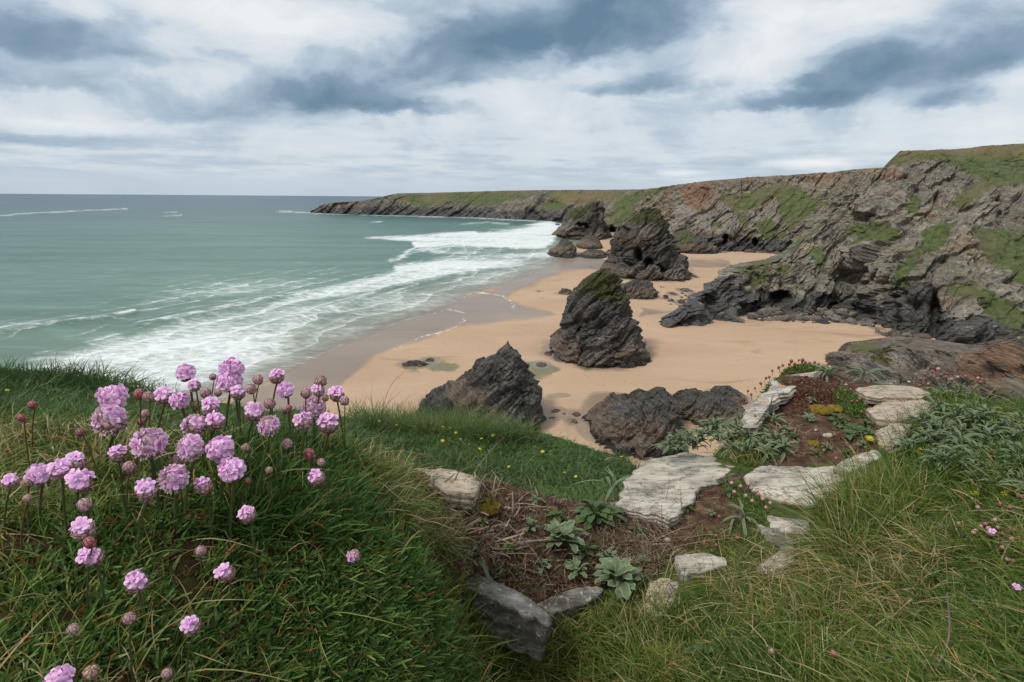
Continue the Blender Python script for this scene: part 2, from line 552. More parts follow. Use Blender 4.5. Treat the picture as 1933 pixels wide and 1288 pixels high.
jx = sx + fbm(P * [.01, .01, 1], 4, seed=11) * 26
jy = sy + fbm(P * [.01, .01, 1], 4, seed=15) * 10
sx_, sy_ = sx, sy
sx, sy = jx, jy
Z1 = [(690, 451), (780, 445), (830, 441), (900, 437), (960, 432), (1000, 425), (1040, 419), (1070, 425), (1062, 445), (1040, 462), (1030, 472),
      (960, 472), (880, 480), (820, 478), (790, 472), (770, 482), (738, 496), (750, 485), (785, 468), (780, 459), (740, 456)]
Z2 = [(740, 499), (800, 490), (870, 480), (960, 477), (1030, 473), (1050, 484), (980, 502), (900, 517), (860, 522), (780, 534), (700, 550),
      (640, 562), (560, 580), (490, 592), (520, 570), (600, 548), (680, 525), (740, 512)]
Z3 = [(-300, 780), (0, 700), (60, 668), (130, 648), (230, 622), (300, 607), (380, 588), (480, 575), (620, 562), (700, 550), (700, 570), (640, 604),
      (570, 648), (520, 700), (350, 750), (0, 850), (-300, 900)]
Z4 = [(330, 528), (480, 513), (640, 508), (700, 515), (620, 545), (480, 572), (330, 592), (160, 618), (60, 628), (-60, 650), (-60, 605), (120, 592), (240, 570), (300, 550)]
Z5 = [(350, 775), (540, 640), (700, 556), (880, 518), (1050, 474), (1090, 478), (1000, 524), (860, 575), (700, 634), (540, 704), (380, 790)]
foam = np.maximum.reduce([zone(Z1, 7, .98), zone(Z2, 10, .80), zone(Z3, 44, .76), zone(Z4, 38, .56), zone(Z5, 16, .54)])
foam = foam * np.clip(.88 + .5 * fbm(P * [.008, .02, 1], 3, seed=31), .2, 1.15)
foam -= zone([(-40, 668), (40, 655), (150, 640), (160, 650), (60, 662), (-40, 678)], 8, .30)      # clear green faces of unbroken waves
foam -= zone([(210, 622), (290, 600), (330, 596), (320, 612), (240, 634)], 7, .30)
foam -= zone([(790, 470), (860, 466), (960, 470), (860, 476)], 4, .6)
sx, sy = sx_, sy_
crest = np.zeros(sx.shape)
hump = np.zeros(sx.shape)
CRESTS = [([(-20, 410), (60, 404), (150, 399), (240, 395)], 1.2, 1), ([(310, 402), (336, 401)], .9, 1), ([(313, 409), (342, 407)], 1.1, 1),
          ([(527, 400), (560, 401), (600, 403), (700, 406), (850, 410), (960, 415), (1045, 420)], 1.6, .9),
          ([(690, 452), (780, 448), (840, 444), (900, 440)], 2.2, 1), ([(738, 495), (760, 487), (785, 477), (800, 474)], 3.2, 1),
          ([(800, 474), (900, 462), (1000, 452), (1050, 447)], 2.5, .9), ([(840, 460), (930, 450), (1040, 436)], 2.5, .9),
          ([(705, 421), (720, 420)], 1.2, 1), ([(-20, 632), (60, 620), (110, 611), (180, 603), (260, 590)], 2.0, .9),
          ([(260, 616), (330, 601), (440, 578), (560, 556), (680, 536), (760, 521)], 3.0, .8),
          ([(560, 600), (650, 574), (740, 545), (860, 521), (960, 502)], 2.0, .75), ([(470, 640), (600, 596), (700, 566), (790, 540)], 1.8, .7),
          ([(480, 668), (600, 622), (720, 577), (800, 556)], 1.6, .6), ([(520, 690), (640, 636), (760, 590), (830, 566)], 1.4, .5),
          ([(870, 518), (960, 495), (1030, 478)], 1.8, .7), ([(860, 545), (950, 518), (1010, 502)], 1.3, .6), ([(870, 424), (920, 421), (960, 424)], 1.5, .7)]
for line, wd, am in CRESTS:
    d_ = poly_sdf(sx + fbm(P * .03, 2, seed=44) * 10, sy + fbm(P * .04, 3, seed=41) * 3.0, line, closed=False)
    below = d_
    crest = np.maximum(crest, am * (1 - sstep(d_, wd * .4, wd * 1.6)))
    hump = np.maximum(hump, am * np.exp(-(d_ / (wd * 2.2)) ** 2))
edge = np.exp(-((sm - 1.0) / 1.6) ** 2) * .55
crest = np.maximum(crest, edge * (sstep(sx, 380, 560)))
shal = np.clip(np.exp(-np.maximum(sm, 0) / 26.0) * 1.0, 0, 1) * (1 - sstep(rng_, 650, 900))
film = np.exp(-np.maximum(sm, 0) / 7.0) * (1 - sstep(rng_, 650, 900))
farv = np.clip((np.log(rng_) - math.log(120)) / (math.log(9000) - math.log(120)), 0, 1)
swell = fbm(P * [.004, .022, 1], 3, seed=51) * .9 * sstep(sm, 20, 120) * (1 - sstep(rng_, 1500, 4000))
P[..., 2] = .02 + hump * 1.4 * sstep(sm, 5, 40) + swell * .5 + .5 * sstep(sm, 5, 60) * fbm(P * .05, 2, seed=55) * .4
lines = sstep(sm, 2, 10) * (1 - sstep(sm, 150, 240)) * (1 - sstep(rng_, 700, 1000))
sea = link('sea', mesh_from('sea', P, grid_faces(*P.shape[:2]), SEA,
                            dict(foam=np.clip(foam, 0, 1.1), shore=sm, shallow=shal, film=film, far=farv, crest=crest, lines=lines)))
tag(sea, kind='structure')

dep = np.concatenate([np.linspace(2.9, 24, 330), np.linspace(24.3, 52, 40)])
P = polar(-500, 2200, 760, dep)
sx, sy = project(P)
sm = shore_m(P)
WETP = [(380, 800), (540, 700), (620, 660), (760, 605), (860, 565), (950, 530), (1040, 495), (1090, 482), (1142, 485), (1142, 500), (1080, 516), (1025, 530),
        (982, 546), (962, 562), (985, 578), (1040, 588), (1056, 600), (1000, 608), (900, 616), (850, 624), (790, 640), (745, 658), (715, 684), (640, 730), (560, 800), (400, 860)]
jx = sx + fbm(P * .03, 4, .6, seed=61) * 40
jy = sy + fbm(P * .03, 4, .6, seed=65) * 12
wet = sstep(poly_sdf(jx, jy, WETP), -14, 20)
wet = np.maximum(wet, .6 * sstep(poly_sdf(jx, jy, [(1284, 493), (1330, 488), (1376, 494), (1370, 508), (1284, 508)]), -4, 4))
wet = np.maximum(wet, .55 * sstep(poly_sdf(jx, jy, [(1200, 580), (1240, 588), (1300, 590), (1240, 594), (1195, 600)]), -4, 3))
wet = np.maximum(wet, .9 * (1 - sstep(sm, 0, 5)))
jx = sx + fbm(P * .11, 4, .6, seed=66) * 20
jy = sy + fbm(P * .11, 4, .6, seed=68) * 9
green = np.zeros(sx.shape)
for pl in ([(800, 690), (835, 682), (872, 690), (858, 704), (820, 708)], [(985, 690), (1005, 685), (1042, 690), (1062, 704), (1040, 716), (1012, 724), (990, 714)],
           [(1075, 690), (1110, 684), (1152, 692), (1105, 704)], [(1160, 520), (1215, 524), (1215, 532), (1160, 530)], [(1250, 606), (1300, 617), (1270, 622)],
           [(755, 690), (790, 694), (800, 706), (760, 702)], [(1060, 795), (1100, 790), (1085, 812)]):
    green = np.maximum(green, .72 * sstep(poly_sdf(jx, jy, pl), -7, 6))
edge = np.zeros(sx.shape)
for line in ([(872, 560), (900, 552), (950, 560), (975, 585)], [(745, 660), (790, 640), (860, 620), (880, 600)], [(820, 592), (845, 584), (880, 592)]):
    edge = np.maximum(edge, .8 * np.exp(-(poly_sdf(jx, sy, line, closed=False) / 1.2) ** 2))
P[..., 2] = np.where(sm > 0, np.minimum(sm * .012, .5), np.maximum(sm * .05, -8)) + fbm(P * .03, 3, seed=71) * .12 * sstep(sm, 0, 30)
beach = link('beach', mesh_from('beach', P, grid_faces(*P.shape[:2]), SAND, dict(wet=wet, green=green, edge=edge)))
tag(beach, kind='structure')


# ------------------------------------------------------------------ cliffs
def ledges(s, f, seed):
    """tilted beds that step out one over the other"""
    b_ = s[..., 2] * f + fbm(s * [f * .22, f * .3, f * .4], 3, seed=seed) * 1.5
    k = np.floor(b_)
    t = b_ - k
    h = _h(k.astype(np.int64), np.int64(seed), np.int64(1), 3)
    return (h - .5) * .7 + (.25 - t) * (.4 + .8 * h)


def curtain(name, cols, nu, nv, mt, sc, amp, masks, seed, dents=(), band=(2.5, 9), crest_row=None, heath=None, rib=0.0, fac=1.0, top=.95, soft_top=1.0):
    """a cliff face from columns of control points (each a list of xyz, foot to crest and on over the top)"""
    C = np.array(cols, float)
    P = crom(crom(C, nu, 0), nv, 1)
    N = grid_normals(P)
    c = P - np.array([0, 0, CAM_Z])
    if np.mean((N * c).sum(-1)) > 0:
        N = -N
    px, py = project(P)
    q = P / sc
    v = np.linspace(0, 1, nv)[None, :] * (C.shape[1] - 1)
    cr = C.shape[1] - 2 if crest_row is None else crest_row
    am = (1 - .95 * sstep(v, cr - soft_top, cr - .12 * soft_top)) * sstep(v, -.01, .4)
    gm = np.zeros(px.shape)
    A = {k: np.zeros(px.shape) for k in RATTR}
    wx = px + fbm(q * 1.1, 4, seed=seed + 70) * 16 * min(1, sc / 12)
    wy = py + fbm(q * 1.1, 4, seed=seed + 75) * 9 * min(1, sc / 12)
    for kind, soft, val, poly in masks:
        A[kind] = np.maximum(A[kind], val * sstep(poly_sdf(wx, wy, poly), -soft * 1.9, soft * 1.5))
    gm = A['grass']
    s = strata(P + fbm(q[..., :] * .5, 3, seed=seed)[..., None] * sc * .7)
    d = fbm(q * .5, 3, seed=seed + 1) * .8
    d = d + rib * ridged(q * [.55, .55, .12], 3, seed=seed + 2)
    d = d + ridged(s / sc * [.3, .45, 1.9], 4, .55, seed=seed + 3) * .34 + ridged(s / sc * [.5, .7, 6.0], 3, .6, seed=seed + 4) * .12
    d = d + facet(s / sc * [.40, .55, .95], seed + 17) * .85 * fac + facet(s / sc * [.9, 1.2, 2.2], seed + 5) * .55 * fac + facet(s / sc * [2.3, 2.9, 5.0], seed + 9) * .28 * fac + facet(s / sc * [5.5, 6.5, 11.0], seed + 13) * .13 * fac
    d = d * (1 - .72 * gm) + gm * (.25 + fbm(q * 2.2, 3, seed=seed + 30) * .25)
    N = N * np.stack([np.ones(px.shape)] * 2 + [.35 * (1 - sstep(v + 0 * px, cr - 1.5 * soft_top, cr - .5 * soft_top))], -1)
    d = d + ledges(s / sc, 1.5, seed + 40) * .75 * (1 - .8 * gm) + ledges(s / sc, 4.5, seed + 44) * .28 * (1 - .9 * gm)
    P = P + N * (d * am * amp)[..., None]
    for dx, dy, rx, ry, deep in dents:
        w_ = np.exp(-(((px - dx) / rx) ** 2 + ((py - dy) / ry) ** 2) ** 2)
        P = P + (c / np.linalg.norm(c, axis=-1, keepdims=True) * [1, 1, .15]) * (w_ * deep)[..., None]
    zc = np.array([c_[cr][2] for c_ in cols])
    zc = np.interp(np.linspace(0, len(cols) - 1, nu), np.arange(len(cols)), zc)[:, None]
    P[..., 2] = np.minimum(P[..., 2], zc + (.10 + .30 * fbm(q * 1.2, 4, seed=seed + 95)) * sc * .12)
    zz = P[..., 2] + fbm(q * 1.6, 3, seed=seed + 20) * band[1] * .55
    A['wet'] = np.maximum(A['wet'], 1 - sstep(zz, band[1] * .55, band[1] * 1.1))
    A['tan'] = np.maximum(A['tan'], .62 * (1 - sstep(zz, band[0] * .4, band[0])))
    N2 = grid_normals(P)
    up = np.abs(N2[..., 2])
    A['grass'] = np.maximum(A['grass'], sstep(v + 0 * px, cr - .10, cr + .02) * top)
    A['grass'] = np.maximum(A['grass'], sstep(up, .66, .92) * .46 * (1 - A['wet']) * (top > 0))
    if heath is not None:
        A['heath'] = np.maximum(A['heath'], heath * sstep(v + 0 * px, cr - .03, cr + .03) * sstep(fbm(q * .9, 3, seed=seed + 90), -.1, .25))
    o = link(name, mesh_from(name, P, grid_faces(nu, nv), mt, A, smooth=False))
    return tag(o, kind='structure')


def col(base, crest, setback, back=90.0, mids=((.38, .22), (.74, .58)), backz=2.0, foot=None, bend=0):
    """column: foot on the beach under a photo pixel, crest at a pixel 'setback' metres farther"""
    B = on_z(*base) if foot is None else at(base[0], base[1], foot)
    pts = [B - [0, 0, 3.0], B]
    for t, f in mids:
        pts.append(at(base[0] + (crest[0] - base[0]) * t + bend * t * (1 - t) * 4, base[1] + (crest[1] - base[1]) * t, B[1] + setback * f))
    T = at(crest[0], crest[1], B[1] + setback)
    if T[2] < 46:                       # a crest below eye level falls away behind
        pts += [T, T + np.array([T[0] / T[1] * 6, 6, -.30 * T[2]]), T + np.array([T[0] / T[1] * 16, 16, -T[2] - 3])]
    else:
        pts += [T, T + np.array([T[0] / T[1] * back * .25, back * .25, backz * .1]), T + np.array([T[0] / T[1] * back, back, backz])]
    return pts


# far headland across the bay
far_cols = [col((585, 402), (590, 400), 15, 40), col((606, 403), (609, 381), 40, 200), col((640, 405), (640, 374), 60, 300), col((700, 407), (690, 368.5), 80, 300),
            col((760, 408), (750, 366), 90, 300), col((820, 409.5), (820, 364.5), 110, 300), col((880, 411), (890, 362.5), 120, 300), col((940, 414), (950, 361), 120, 300),
            col((1000, 417), (1010, 360), 120, 300), col((1050, 420), (1065, 359.5), 110, 300), col((1100, 424), (1120, 359), 100, 300), col((1150, 432), (1180, 359), 90, 300),
            col((1200, 440), (1240, 358), 80, 300)]
curtain('headland', far_cols, 620, 90, ROCK_FAR, 46.0, 12.0,
        [('grass', 3, .78, [(760, 369), (830, 366), (960, 364), (1010, 368), (960, 382), (900, 390), (850, 384), (800, 392), (770, 385)]),
         ('grass', 3, .62, [(640, 376), (700, 370), (730, 371), (700, 376), (650, 380)]),
         ('grass', 3, .8, [(1030, 364), (1200, 360), (1200, 372), (1130, 378), (1080, 384), (1040, 396), (1020, 392), (1050, 376)]),
         ('heath', 5, .75, [(1050, 372), (1090, 366), (1160, 368), (1140, 376), (1080, 384)]),
         ('pale', 4, .55, [(950, 370), (1030, 362), (1040, 368), (1000, 384), (940, 392)]), ('pale', 4, .6, [(1080, 388), (1150, 374), (1180, 372), (1160, 390), (1100, 400)]),
         ('rust', 4, .5, [(610, 380), (660, 376), (680, 390), (620, 396)])],
        100, dents=[(745, 388, 7, 12, 16), (1005, 404, 9, 9, 16), (1040, 388, 22, 7, 10), (850, 400, 12, 7, 12)], band=(9, 22), rib=.55)

# middle cliff
mid_cols = [col((1120, 436), (1150, 372), 120, 150), col((1150, 440), (1188, 363), 110, 150), col((1180, 448), (1215, 359), 100, 150), col((1220, 460), (1250, 354.5), 95, 150),
            col((1270, 470), (1300, 348), 90, 150), col((1320, 474), (1345, 342), 85, 150), col((1380, 475), (1400, 336.5), 80, 150), col((1430, 477), (1450, 334), 78, 150),
            col((1480, 479), (1500, 331), 78, 150), col((1530, 481), (1560, 327), 80, 150), col((1600, 484), (1620, 321), 80, 150), col((1700, 488), (1720, 312), 80, 150)]
curtain('cliff', mid_cols, 640, 220, ROCK_MID, 15.0, 7.0,
        [('grass', 5, .92, [(1150, 408), (1165, 385), (1185, 368), (1220, 361), (1262, 354), (1262, 360), (1215, 384), (1200, 402), (1180, 425), (1150, 428)]),
         ('grass', 4, .9, [(1360, 366), (1390, 372), (1420, 362), (1462, 348), (1480, 345), (1500, 352), (1560, 392), (1530, 402), (1500, 432), (1490, 436), (1474, 395), (1464, 372), (1440, 380), (1420, 396), (1385, 402), (1362, 386)]),
         ('grass', 4, .9, [(1434, 424), (1450, 414), (1466, 442), (1452, 454), (1436, 444)]), ('grass', 3, .8, [(1396, 404), (1412, 408), (1406, 434), (1394, 424)]),
         ('grass', 3, .7, [(1340, 424), (1360, 416), (1366, 438), (1350, 430)]), ('grass', 3, .7, [(1470, 440), (1490, 436), (1484, 452), (1470, 450)]),
         ('rust', 5, .95, [(1295, 358), (1330, 344), (1346, 356), (1348, 382), (1326, 402), (1308, 398), (1300, 380)]),
         ('rust', 6, .6, [(1300, 350), (1420, 338), (1440, 344), (1400, 350), (1320, 358)]), ('rust', 5, .55, [(1500, 335), (1600, 326), (1580, 350), (1520, 350)]),
         ('rust', 4, .6, [(1270, 440), (1330, 440), (1345, 456), (1300, 458)]), ('moss', 4, .5, [(1262, 420), (1280, 424), (1275, 440), (1258, 436)]),
         ('pale', 7, .85, [(1280, 386), (1310, 396), (1345, 396), (1350, 420), (1330, 440), (1300, 440), (1270, 430)]),
         ('pale', 5, .75, [(1355, 370), (1366, 392), (1400, 410), (1390, 440), (1350, 440), (1352, 400)]), ('pale', 5, .7, [(1420, 400), (1460, 372), (1474, 402), (1490, 440), (1440, 410), (1420, 430)])],
        200, dents=[(1365, 455, 5, 8, 18), (1425, 460, 5, 8, 16), (1160, 438, 7, 9, 45), (1334, 376, 6, 12, 10), (1402, 345, 3, 30, 6)], band=(5, 15), rib=.9, fac=1.2)

# near headland on the right, with its low spur
hm = ((.3, .16), (.62, .45), (.84, .72))
nh = [((1246, 613), (1247, 608), 2, 6), ((1268, 618), (1275, 586), 5, 12), ((1298, 617), (1308, 556), 10, 20), ((1328, 608), (1350, 518), 14, 22), ((1362, 602), (1372, 486), 20, 25),
      ((1400, 593), (1402, 477), 26, 30), ((1440, 590), (1446, 470), 34, 30), ((1485, 589), (1492, 448), 44, 30), ((1530, 589), (1530, 408), 56, 40), ((1575, 590), (1574, 362), 72, 60),
      ((1620, 597), (1612, 321), 86, 90), ((1662, 614), (1646, 297), 96, 90), ((1710, 636), (1700, 287), 104, 90), ((1760, 644), (1758, 285), 108, 90), ((1815, 652), (1815, 282), 110, 90),
      ((1870, 652), (1870, 276), 112, 90), ((1935, 650), (1935, 272), 112, 90), ((2030, 650), (2030, 266), 112, 90), ((2200, 650), (2200, 258), 112, 90)]
near_cols = [col(a, c, s, bk, hm) for a, c, s, bk in nh]
for k_ in range(12):                    # the seaward ridge is narrow: it falls away behind
    T_ = near_cols[k_][-3]
    near_cols[k_][-2:] = [T_ + np.array([T_[0] / T_[1] * 8, 8, -.25 * T_[2]]), T_ + np.array([T_[0] / T_[1] * 30, 30, -T_[2] - 3])]
curtain('headland', near_cols, 760, 400, ROCK_CLIFF, 9.0, 5.4,
        [('grass', 8, 1.0, [(1625, 318), (1640, 297), (1700, 286), (1800, 284), (1960, 270), (1960, 335), (1925, 350), (1880, 360), (1850, 352), (1835, 336), (1820, 322), (1790, 308), (1760, 304), (1700, 312), (1660, 316)]),
         ('heath', 7, .55, [(1690, 290), (1720, 284), (1765, 286), (1800, 281), (1870, 274), (1960, 268), (1960, 296), (1900, 296), (1850, 296), (1800, 292), (1740, 296)]),
         ('grass', 7, .95, [(1595, 448), (1615, 430), (1650, 422), (1690, 424), (1700, 440), (1680, 458), (1650, 462), (1625, 468), (1630, 452)]),
         ('grass', 7, .9, [(1715, 375), (1738, 372), (1742, 396), (1722, 412), (1708, 396)]), ('grass', 7, .92, [(1810, 360), (1850, 352), (1880, 346), (1850, 372), (1820, 392), (1800, 380)]),
         ('grass', 7, .95, [(1740, 430), (1800, 424), (1790, 450), (1770, 470), (1740, 480), (1730, 505), (1700, 540), (1680, 545), (1700, 505), (1735, 465)]),
         ('grass', 8, .95, [(1830, 430), (1880, 440), (1960, 450), (1960, 560), (1900, 520), (1860, 490), (1840, 460)]),
         ('grass', 7, .95, [(1790, 548), (1830, 535), (1880, 560), (1930, 600), (1960, 610), (1960, 640), (1900, 620), (1870, 600), (1850, 576), (1810, 560)]),
         ('grass', 6, .9, [(1490, 450), (1530, 412), (1560, 385), (1580, 366), (1580, 384), (1556, 405), (1530, 432), (1508, 448)]),
         ('grass', 6, .88, [(1520, 468), (1548, 474), (1560, 498), (1545, 512), (1530, 490)]), ('moss', 7, .72, [(1375, 486), (1400, 476), (1450, 470), (1460, 485), (1450, 520), (1430, 545), (1420, 560), (1400, 540), (1390, 510)]),
         ('grass', 6, .88, [(1405, 478), (1452, 470), (1456, 492), (1430, 502), (1410, 492)]), ('grass', 5, .82, [(1456, 508), (1485, 500), (1492, 518), (1465, 525)]),
         ('wet', 10, .95, [(1246, 612), (1300, 560), (1355, 518), (1392, 530), (1404, 565), (1400, 600), (1300, 618)]),
         ('wet', 12, .75, [(1400, 575), (1480, 555), (1550, 580), (1600, 560), (1660, 580), (1760, 520), (1770, 600), (1760, 650), (1640, 640), (1400, 610)]),
         ('pale', 8, .55, [(1790, 560), (1850, 580), (1880, 625), (1830, 650), (1780, 620), (1775, 580)]), ('pale', 10, .55, [(1570, 420), (1640, 380), (1720, 400), (1690, 440), (1620, 500), (1570, 480)]),
         ('tan', 6, .6, [(1262, 606), (1290, 580), (1310, 590), (1290, 614)]), ('tan', 5, .75, [(1335, 596), (1400, 588), (1405, 602), (1330, 608)]),
         ('rust', 8, .6, [(1620, 330), (1660, 318), (1700, 316), (1720, 360), (1700, 345), (1640, 350)]), ('rust', 5, .75, [(1566, 508), (1600, 502), (1606, 514), (1570, 518)]),
         ('tan', 8, .5, [(1650, 625), (1760, 635), (1820, 650), (1700, 655)])],
        300, dents=[(1411, 562, 9, 11, 15), (1463, 566, 11, 12, 15), (1590, 530, 24, 18, 7), (1636, 350, 14, 8, 6), (1764, 600, 9, 40, 10), (1340, 574, 12, 26, 3), (1640, 414, 30, 7, 6), (1470, 540, 7, 34, 4),
                    (1690, 575, 7, 30, 5), (1560, 470, 10, 40, 4), (1880, 400, 5, 40, 5)], band=(3.0, 9.5), rib=.5, fac=1.3)

# eroded earth and rock bank just beyond the wall
bk = [([1560, 760], [1586, 700], [1588, 672], [1600, 690]), ([1590, 790], [1600, 720], [1604, 655], [1625, 640]), ([1640, 800], [1648, 730], [1650, 650], [1660, 634]), ([1700, 810], [1700, 740], [1702, 644], [1710, 630]),
      ([1770, 820], [1768, 750], [1768, 650], [1780, 634]), ([1840, 830], [1838, 750], [1838, 660], [1850, 640]), ([1900, 840], [1896, 750], [1894, 652], [1905, 630]), ([1960, 850], [1950, 740], [1946, 634], [1960, 612]),
      ([2050, 860], [2040, 730], [2030, 610], [2050, 585]), ([2200, 860], [2180, 710], [2160, 575], [2200, 550])]
bcols = []
for i_, (a_, m_, c_, k_) in enumerate(bk):
    t_ = i_ / 9
    T_ = at(c_[0], c_[1], 62 - 26 * t_)
    bcols.append([at(a_[0], a_[1] + 160, 36 - 14 * t_), at(a_[0], a_[1], 42 - 17 * t_), at(m_[0], m_[1], 50 - 21 * t_), T_, T_ + np.array([1, 3, -2.5]), T_ + np.array([5, 9, -22])])
curtain('cliff', bcols, 420, 260, ROCK_BANK, 2.2, 1.9,
        [('grass', 5, .8, [(1604, 652), (1640, 642), (1660, 650), (1640, 668), (1612, 664)]), ('moss', 6, .7, [(1640, 660), (1690, 650), (1680, 690), (1650, 690)]),
         ('moss', 3, .9, [(1690, 642), (1730, 641), (1715, 650)]), ('rust', 12, .62, [(1800, 660), (1960, 640), (1960, 780), (1860, 740), (1780, 700)]), ('rust', 6, .7, [(1850, 690), (1930, 660), (1960, 690), (1880, 720)]),
         ('pale', 8, .5, [(1620, 680), (1700, 660), (1780, 680), (1760, 720), (1640, 720)]), ('wet', 7, .6, [(1640, 690), (1700, 700), (1680, 720), (1645, 714)])],
        400, band=(.1, .1), crest_row=3, fac=1.7, top=0, soft_top=.3)


# ------------------------------------------------------------------ sea stacks and beach rocks
FEET = []


def loft_rock(name, base_y, front_y, levels, sc, amp, label, cat='rock', nth=150, nz=90, seed=0, masks=(), dents=(), tide=(2.0, 5.0), back=.25, hook=0.0, group=None, top_moss=0.0, lean=.0, sharp=1.0):
    """a rock standing on the sand: widths read level by level, front and back from its foot"""
    lv = sorted(levels, key=lambda q: -q[0])
    mid = .5 * (lv[0][1] + lv[0][2])
    y0 = on_z(mid, base_y)[1]
    yf = on_z(mid, front_y)[1]
    dfront = max(y0 - yf, .4)
    Lp = [at(l, y, y0) for y, l, r in lv]
    Rp = [at(r, y, y0) for y, l, r in lv]
    zz = np.array([max(p_[2], 0) for p_ in Lp])
    zz[0] = min(zz[0], .05)
    zt = zz[-1]
    cxs = np.array([(a[0] + b_[0]) / 2 for a, b_ in zip(Lp, Rp)])
    hws = np.array([(b_[0] - a[0]) / 2 for a, b_ in zip(Lp, Rp)]) * .95
    FEET.append((cxs[0], y0, hws[0], dfront))
    zq = np.concatenate([np.linspace(0, zt, nz - 4)])
    cx, hw = np.interp(zq, zz, cxs), np.interp(zq, zz, hws)
    t = zq / zt
    hd = dfront * (1 - t) ** .62 * .96 + np.minimum(hw, dfront) * .35 * t ** .5 + .02 * dfront
    hd[-1] = min(hd[-1], hw[-1] * 1.2 + .2)
    # rings: below the sand, up the body, closed over the top
    zq = np.concatenate([[-1.2], zq, [zt + .02 * zt, zt + .028 * zt, zt + .03 * zt]])
    f_ = np.concatenate([[1.02], np.ones(len(t)), [.62, .3, .02]])
    ext = lambda a: np.concatenate([[a[0]], a, [a[-1]] * 3])
    cx, hw, hd = ext(cx), ext(hw) * f_, ext(hd) * f_
    th = np.linspace(0, 2 * np.pi, nth, endpoint=False)
    cth, sth = np.cos(th), np.sin(th)
    e = 2 / (2 + .5 * sharp)
    cs = np.sign(cth) * np.abs(cth) ** e
    sn = np.sign(sth) * np.abs(sth) ** e
    P = np.zeros((nth, len(zq), 3))
    P[..., 0] = cx[None] + cs[:, None] * hw[None]
    P[..., 1] = y0 + np.where(sn < 0, 1.0, back)[:, None] * sn[:, None] * hd[None] + lean * zq[None]
    P[..., 2] = zq[None]
    N = grid_normals(P, True)
    ctr = np.stack([cx, np.full(len(zq), y0), zq], -1)[None]
    if np.mean((N * (P - ctr)).sum(-1)) < 0:
        N = -N
    px, py = project(P)
    q = P / sc
    s = strata(P + fbm(q * .6, 2, seed=seed)[..., None] * sc * .5)
    d = fbm(q * .7, 3, seed=seed + 1) * .7 + ridged(s / sc * [.4, .6, 2.6], 4, .6, seed=seed + 3) * .45 + ridged(s / sc * [.7, 1.0, 8.0], 3, .6, seed=seed + 4) * .16
    d = d + facet(s / sc * [1.0, 1.2, 2.2], seed + 5) * .65 + facet(s / sc * [2.6, 3.0, 5.6], seed + 9) * .30 + facet(s / sc * [6, 7, 13], seed + 13) * .13
    d = d + ledges(s / sc, 2.2, seed + 40) * .55 + ledges(s / sc, 6.5, seed + 44) * .20
    fade = np.minimum(1, (hw / max(hw.max() * .35, 1e-6)))[None] * .85 + .15
    side = .6 + .4 * np.clip(-N[..., 1] * 1.6, 0, 1)           # the silhouette keeps its measured outline
    P = P + N * (d * amp * fade * side)[..., None]
    c = P - np.array([0, 0, CAM_Z])
    for dx, dy, rx, ry, deep in dents:
        w_ = np.exp(-(((px - dx) / rx) ** 2 + ((py - dy) / ry) ** 2) ** 2) * (N[..., 1] < .1)
        P = P + (c / np.linalg.norm(c, axis=-1, keepdims=True) * [1, 1, .1]) * (w_ * deep)[..., None]
    A = {k: np.zeros(px.shape) for k in RATTR}
    zn = P[..., 2] + fbm(q * 1.4, 3, seed=seed + 20) * tide[1] * .5
    A['wet'] = .9 * (1 - sstep(zn, tide[0] * .6, tide[0] * 1.3))
    A['tan'] = .85 * (1 - sstep(zn, tide[1] * .8, tide[1] * 1.5))
    wx = px + fbm(q * 1.3, 3, seed=seed + 70) * 6
    wy = py + fbm(q * 1.3, 3, seed=seed + 75) * 4
    for kind, soft, val, poly in masks:
        m_ = val * sstep(poly_sdf(wx, wy, poly), -soft, soft)
        A[kind] = np.maximum(A[kind], m_) if val > 0 else np.clip(A[kind] + m_, 0, 1)
    if top_moss:
        A['moss'] = np.maximum(A['moss'], top_moss * sstep(P[..., 2] / zt, .62, .9))
    me = mesh_from(name, P, [grid_faces(nth, len(zq), True), np.array([[j * len(zq) + len(zq) - 1 for j in range(nth)]][0:0], int).reshape(0, 3)], ROCK_NEAR, A, smooth=False)
    o = link(name, me)
    return tag(o, label, cat, group)


loft_rock('sea_stack', 657, 694, [(512, 1134, 1150), (519, 1118, 1160), (535, 1101, 1168), (550, 1086, 1174), (565, 1070, 1179), (580, 1065, 1187), (600, 1062, 1194), (615, 1059, 1200),
                                  (630, 1050, 1205), (640, 1042, 1211), (650, 1037, 1214), (657, 1036, 1214)], 6.5, 2.7,
          'tall conical dark stack with a yellow green mossy cap, standing mid beach', nth=220, nz=150, seed=500, tide=(1.4, 5.5),
          masks=[('moss', 7, .95, [(1116, 520), (1134, 508), (1152, 508), (1172, 548), (1180, 570), (1150, 576), (1120, 560), (1100, 552)]), ('moss', 6, .5, [(1080, 545), (1120, 530), (1190, 590), (1170, 590), (1110, 566)]),
                 ('tan', 6, -.9, [(1100, 640), (1150, 600), (1170, 650), (1140, 694), (1098, 694)]), ('pale', 8, .55, [(1118, 640), (1146, 610), (1156, 650), (1140, 690), (1104, 690)])],
          dents=[(1097, 632, 7, 12, 5), (1080, 650, 12, 3, 2.5), (1100, 668, 4, 10, 2.0)])
